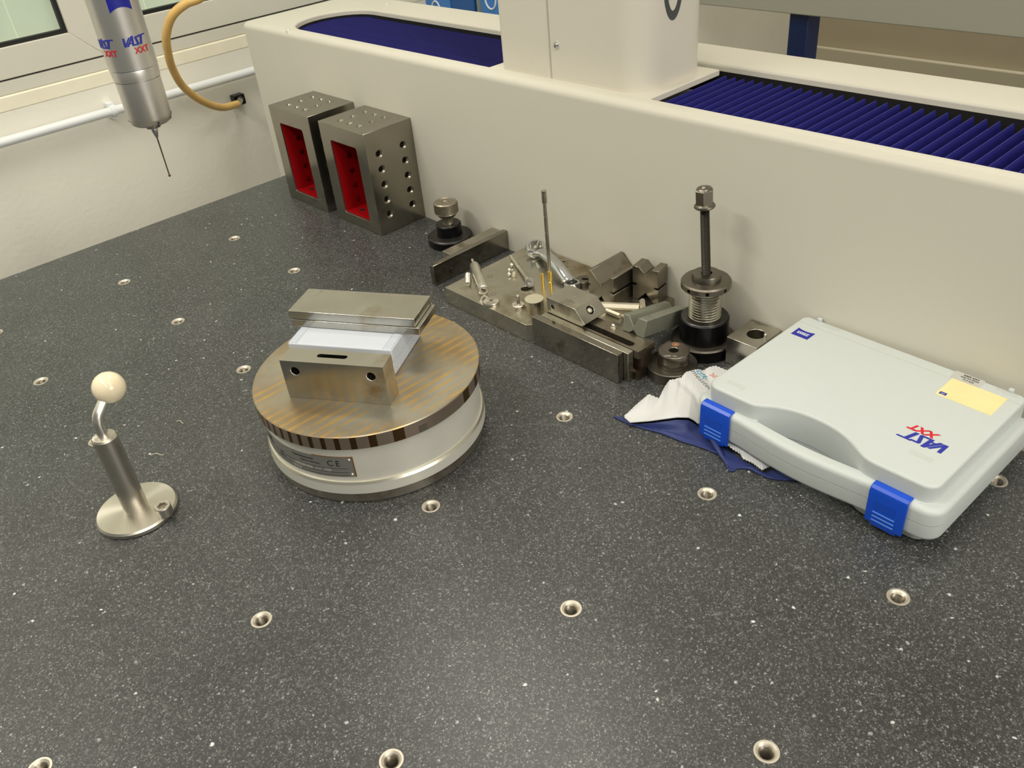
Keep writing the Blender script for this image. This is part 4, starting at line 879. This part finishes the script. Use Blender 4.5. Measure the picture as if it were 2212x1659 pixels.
for s_, sz, mt_, x, y, a in (('dk', 0.0080, 'skyink', 0.0392, -0.0222, -14), ('3d', 0.0044, 'orangeink', 0.0434, -0.0172, -14), ('messtec', 0.0054, 'greyink', 0.0430, -0.0276, -15)):
    o = text(s_, sz, mt_, cl, T(x, y, 0.02) @ RZ(math.radians(a)), thick=0.00002, name='printed_text')
    for v_ in o.data.vertices:
        hit = bv.ray_cast(Vector((v_.co.x, v_.co.y, 0.1)), Vector((0, 0, -1)))
        v_.co.z = (hit[0].z if hit[0] else 0.01) + (v_.co.z - 0.04) + 0.0003
cb = thing('navy_cloth', 'crumpled navy microfibre cloth beneath the white cloth and case', 'cloth', (0, 0, 0))
Btop = [(x, y - 0.0003, max(0.0003, z_ - 0.0018)) for x, y, z_ in [(0.026, -0.079, 0.0008), (0.0347, -0.0827, 0.003), (0.0435, -0.0769, 0.005), (0.0512, -0.071, 0.007), (0.0556, -0.0674, 0.008), (0.0598, -0.0625, 0.007), (0.0619, -0.0605, 0.005), (0.0648, -0.0595, 0.003), (0.0702, -0.0601, 0.002), (0.0743, -0.0605, 0.0025), (0.0809, -0.0625, 0.003), (0.0863, -0.0650, 0.0025), (0.092, -0.0662, 0.002), (0.0996, -0.0675, 0.0016), (0.1055, -0.0675, 0.0016), (0.1124, -0.0690, 0.002), (0.1150, -0.0632, 0.0012), (0.1300, -0.0580, 0.001)]]
Blow = [(0.0225, -0.0822, 0.0002), (0.0287, -0.0821, 0.0002), (0.0357, -0.0813, 0.0002), (0.0439, -0.0793, 0.0002), (0.0517, -0.077, 0.0002), (0.0602, -0.0759, 0.0002), (0.0667, -0.075, 0.0002), (0.0731, -0.0733, 0.0002), (0.0792, -0.0723, 0.0003), (0.0832, -0.0721, 0.0005), (0.0878, -0.0721, 0.0008), (0.0929, -0.075, 0.0004), (0.0991, -0.0787, 0.0002), (0.1005, -0.0742, 0.0002), (0.1059, -0.0711, 0.0005), (0.1109, -0.071, 0.0002), (0.1192, -0.0694, 0.0002), (0.133, -0.0595, 0.0002)]
def wvb(u, v_): return (0.0012 * math.sin(v_ * 9 - u * 3) * max(0.0, 1 - abs(u - 0.22) / 0.22) + 0.0008 * math.sin(v_ * 7 + u * 5) + 0.0004 * math.sin(u * 40 + v_ * 4) - 0.0004) * math.sin(PI * v_)
obj('sheet', loft(Btop, Blow, 120, 16, 0, wav=wvb), 'bcloth', cb, ang=60)
obj('hem', MB().tube(smooth_path([(x, y, max(z_, 0.0002) + 0.0005) for x, y, z_ in Blow], 3), 0.00055, 8), 'bcloth', cb)
obj('twisted_fold', MB().tube(smooth_path([(0.0648, -0.0600, 0.0035), (0.0720, -0.0630, 0.0035), (0.0775, -0.0660, 0.0040), (0.0850, -0.0705, 0.0028), (0.0905, -0.0735, 0.0016), (0.0985, -0.0770, 0.0008)], 6), [0.0004 + 0.0012 * math.sin(PI * min(1, i / 29)) for i in range(31)], 12), 'bcloth', cb)

# ================================================================== magnetic chuck and what lies on it
ck = thing('magnetic_chuck', 'round magnetic chuck with brass striped top plate and grey body', 'chuck', (-0.0725, -0.1795, 0))
obj('pole_plate', MB().lathe([(0, .0372), (0.0624, .0372), (0.0628, .0376), (0.0628, .0450), (0.0623, .0455), (0, .0455)], 128), 'chuck', ck)
obj('body', MB().lathe([(0, .0142), (0.0605, .0142), (0.0605, .0368), (0.0600, .0372), (0, .0372)], 128), 'alu', ck)
obj('groove_edge', MB().lathe([(0.0600, .0134), (0.0622, .0134), (0.0614, .0148), (0.0605, .0150)], 128), 'aluring', ck)
obj('flange', MB().lathe([(0, .0072), (0.0619, .0072), (0.0622, .0076), (0.0622, .0134), (0, .0134)], 128), 'alu', ck)
obj('base_ring', MB().lathe([(0, .0001), (0.0600, .0001), (0.0606, .0008), (0.0606, .0066), (0.0600, .0072), (0, .0072)], 128), 'basering', ck)
obj('hex_key_socket', MB().box(-0.0022, 0.0022, -0.0002, 0.0002, 0, 0.0044, T(0, 0, 0)), 'steel_brown', ck, loc=(0.0628 * math.cos(math.radians(-9)), 0.0628 * math.sin(math.radians(-9)), 0.0380), rot=(0, 0, math.radians(81)))
# nameplate riveted to the body
r0 = 0.0605
def band(a0, a1, z0, z1, r_, th=0.0003, n_=40):
    mb = MB(); vs = []
    for i in range(n_ + 1):
        a = math.radians(a0 + (a1 - a0) * i / n_)
        for rr, zz in ((r_, z0), (r_ + th, z0), (r_ + th, z1), (r_, z1)): vs.append((rr * math.cos(a), rr * math.sin(a), zz))
    fs = [(i * 4 + q, i * 4 + (q + 1) % 4, (i + 1) * 4 + (q + 1) % 4, (i + 1) * 4 + q) for i in range(n_) for q in range(4)] + [(0, 1, 2, 3), (n_ * 4 + 3, n_ * 4 + 2, n_ * 4 + 1, n_ * 4)]
    return mb.add(vs, fs)
obj('glue_edge', band(-66, -44.6, .0181, .0312, r0, 0.0002), 'rust', ck)
npl = obj('nameplate', band(-125, -45.2, .0184, .0308, r0 + .0001, 0.0003), 'namepl', ck)
for a, zz in ((-46.5, .0294), (-46.5, .0199), (-123.5, .0294), (-123.5, .0199)):
    obj('rivet', MB().ball((r0 * math.cos(math.radians(a)) + 0.0003 * math.cos(math.radians(a)), (r0 + .0003) * math.sin(math.radians(a)), zz), 0.0008, 12, 8), 'bright', npl)
rw = r0 + .00045
def ntext(s_, size, a, zz, mt_='ink', **kw): return text(s_, size, mt_, npl, T(0, 0, zz), wrap=(rw, math.radians(a)), **kw)
ntext('C', 0.0052, -56.5, .0268); ntext('E', 0.0052, -52.6, .0268)
ntext('1000230-200  -1-1  -700', 0.0024, -68, .0222, 'embossed'); ntext('1 0 0 0', 0.0024, -78, .0198, 'embossed')
ntext('made in Germany', 0.0017, -68, .0262); ntext('Magnetspanntechnik', 0.0017, -72, .0284); ntext('Type', 0.0015, -88, .0248); ntext('Serial no.', 0.0015, -88, .0222); ntext('WL', 0.0052, -100, .0268, bold=0.0002)
for z_ in (.0236, .0210, .0190): obj('printed_line', band(-94, -48, z_, z_ + .00018, rw, .00004), 'ink', npl, smooth=False)

U_, V_ = Vector((math.cos(math.radians(32.4)), math.sin(math.radians(32.4)), 0)), None
HC = 0.0455
bx = thing('plastic_box', 'white ribbed plastic box lying on the chuck under the steel plates', 'box', (-0.0896, -0.1727, HC), math.radians(32))
obj('base', MB().box(-0.0305, 0.0305, -0.0203, 0.0203, 0.0001, 0.0075), 'boxw', bx, bevel=0.0006)
ld = obj('lid', MB().box(-0.0308, 0.0308, -0.0205, 0.0205, 0.0078, 0.0161), 'boxw', bx, bevel=0.0008)
rb = MB()
for i in range(34): rb.box(0.0306, 0.0310, -0.0196 + i * 0.00118, -0.0190 + i * 0.00118, 0.0082, 0.0155).box(0.0302, 0.0307, -0.0196 + i * 0.00118, -0.0190 + i * 0.00118, 0.0006, 0.0072)
for sx_ in (-1, 1):
    for i in range(34): rb.box(sx_ * 0.0262 - (0 if sx_ > 0 else 0.0042), sx_ * 0.0262 + (0.0042 if sx_ > 0 else 0), -0.0196 + i * 0.00118, -0.0190 + i * 0.00118, 0.0160, 0.01635)
tag(obj('grip_ribs', rb, 'boxw', bx, smooth=False), kind='stuff')
obj('lid_line', MB().box(-0.0258, -0.0256, -0.020, 0.020, 0.0161, 0.01625).box(0.0256, 0.0258, -0.020, 0.020, 0.0161, 0.01625), 'greylab', bx, smooth=False)
obj('logo_patch', place_mesh(shield(0.0112, 0.011, 0.0014), T(-0.0005, 0.0042, 0.01615)), 'logoblue', bx, smooth=False)

sbk = thing('slotted_block', 'upright ground steel block with slot on top and two front holes', 'steel block', (-0.0811, -0.2236, HC), math.radians(32.6))
s1 = obj('block', MB().box(0, 0.0577, 0, 0.0121, 0.0001, 0.0234), 'steel', sbk, bevel=0.0003)
cm = MB().prism(rrect(0.0185, 0.0355, 0.0052, 0.0084, 0.00155, 6), 0.013, 0.026)
hole(cm, 0.0075, 0, 0.0172, 0.0024, 0.0110, 0.0002, axis='-Y'); hole(cm, 0.0502, 0, 0.0172, 0.0024, 0.0110, 0.0002, axis='-Y')
cut(s1, cm)
A = math.radians(31.2); base = Vector((-0.119, -0.195, 0))
tag(obj('steel_parallel', MB().box(0.0015, 0.0785, -0.0003, 0.0257, 0.0002, 0.0046), 'steel', bevel=0.0003, loc=(-0.119, -0.195, HC + .0163), rot=(0, 0, A)), 'lower of two ground steel plates resting on the white plastic box', 'steel plate', 'steel plates stacked on the white box')
tag(obj('steel_parallel', MB().box(0.0, 0.0763, 0.0, 0.0262, 0.0001, 0.0052), 'steel', bevel=0.0003, loc=(-0.119, -0.195, HC + .0163 + .0047), rot=(0, 0, A)), 'upper of two ground steel plates stacked on the white plastic box', 'steel plate', 'steel plates stacked on the white box')

# ================================================================== calibration sphere
cb = thing('calibration_sphere', 'cream ceramic calibration sphere on a bent stainless stand', 'calibration sphere', (-0.1172, -0.3088, 0))
fb = obj('foot', MB().lathe([(0, .0001), (0.0205, .0001), (0.0212, .0006), (0.0212, .0024), (0.0203, .0034), (0.0120, .0038), (0, .0038)], 72), 'turned', cb)
obj('post', MB().lathe([(0, .0036), (0.0063, .0036), (0.0063, .0512), (0.0056, .0522), (0.0044, .0525), (0, .0525)], 48), 'turned', cb)
path = [(0, 0, .051), (0, 0, .0565), (0, 0, .0585)]
d_ = Vector((-0.0045, 0.0122)).normalized()
for i in range(1, 9):
    a = math.radians(48 * i / 8); rb_ = 0.0085; path.append((d_.x * rb_ * (1 - math.cos(a)), d_.y * rb_ * (1 - math.cos(a)), .0585 + rb_ * math.sin(a)))
e_ = Vector(path[-1]); dirn = Vector((d_.x * math.sin(math.radians(48)), d_.y * math.sin(math.radians(48)), math.cos(math.radians(48))))
SPC = Vector((-0.0045, 0.0122, 0.0733)); path.append(tuple(SPC - dirn * 0.0065))
obj('bent_rod', MB().tube(path, 0.0028, 20), 'bright', cb)
obj('ceramic_ball', MB().ball(tuple(SPC), 0.0081, 64, 32), 'ceramic', cb)
sq = obj('socket_screw', MB().lathe([(0, 0), (0.0042, 0), (0.0042, .0052), (0.0039, .0056), (0.0025, .0056)], 36).lathe([(0.0029, .0056), (0.0025, .0056), (0.0023, .0026), (0, .0026)], 6), 'turned', cb, loc=(0.0172, 0.0088, .0034))
obj('set_screw', MB().tube([(-0.0060, -0.0022, .0490), (-0.0078, -0.0030, .0490)], 0.0011, 12), 'turned', cb)

# ================================================================== lint
for x, y, a, l, lb in ((-0.1771, -0.2561, 0.6, 0.006, 'pale curled lint fibre on the granite left of the chuck, farther one'), (-0.1570, -0.2800, 0.9, 0.008, 'pale lint fibre on the granite behind the calibration sphere')):
    P_ = [(l * (t_ - 0.5), 0.0012 * math.sin(t_ * 5), 0.0003) for t_ in [i / 10 for i in range(11)]]
    tag(obj('lint_fibre', MB().tube(P_, 0.00018, 6), 'dirt', loc=(x, y, 0), rot=(0, 0, a)), lb, 'lint')
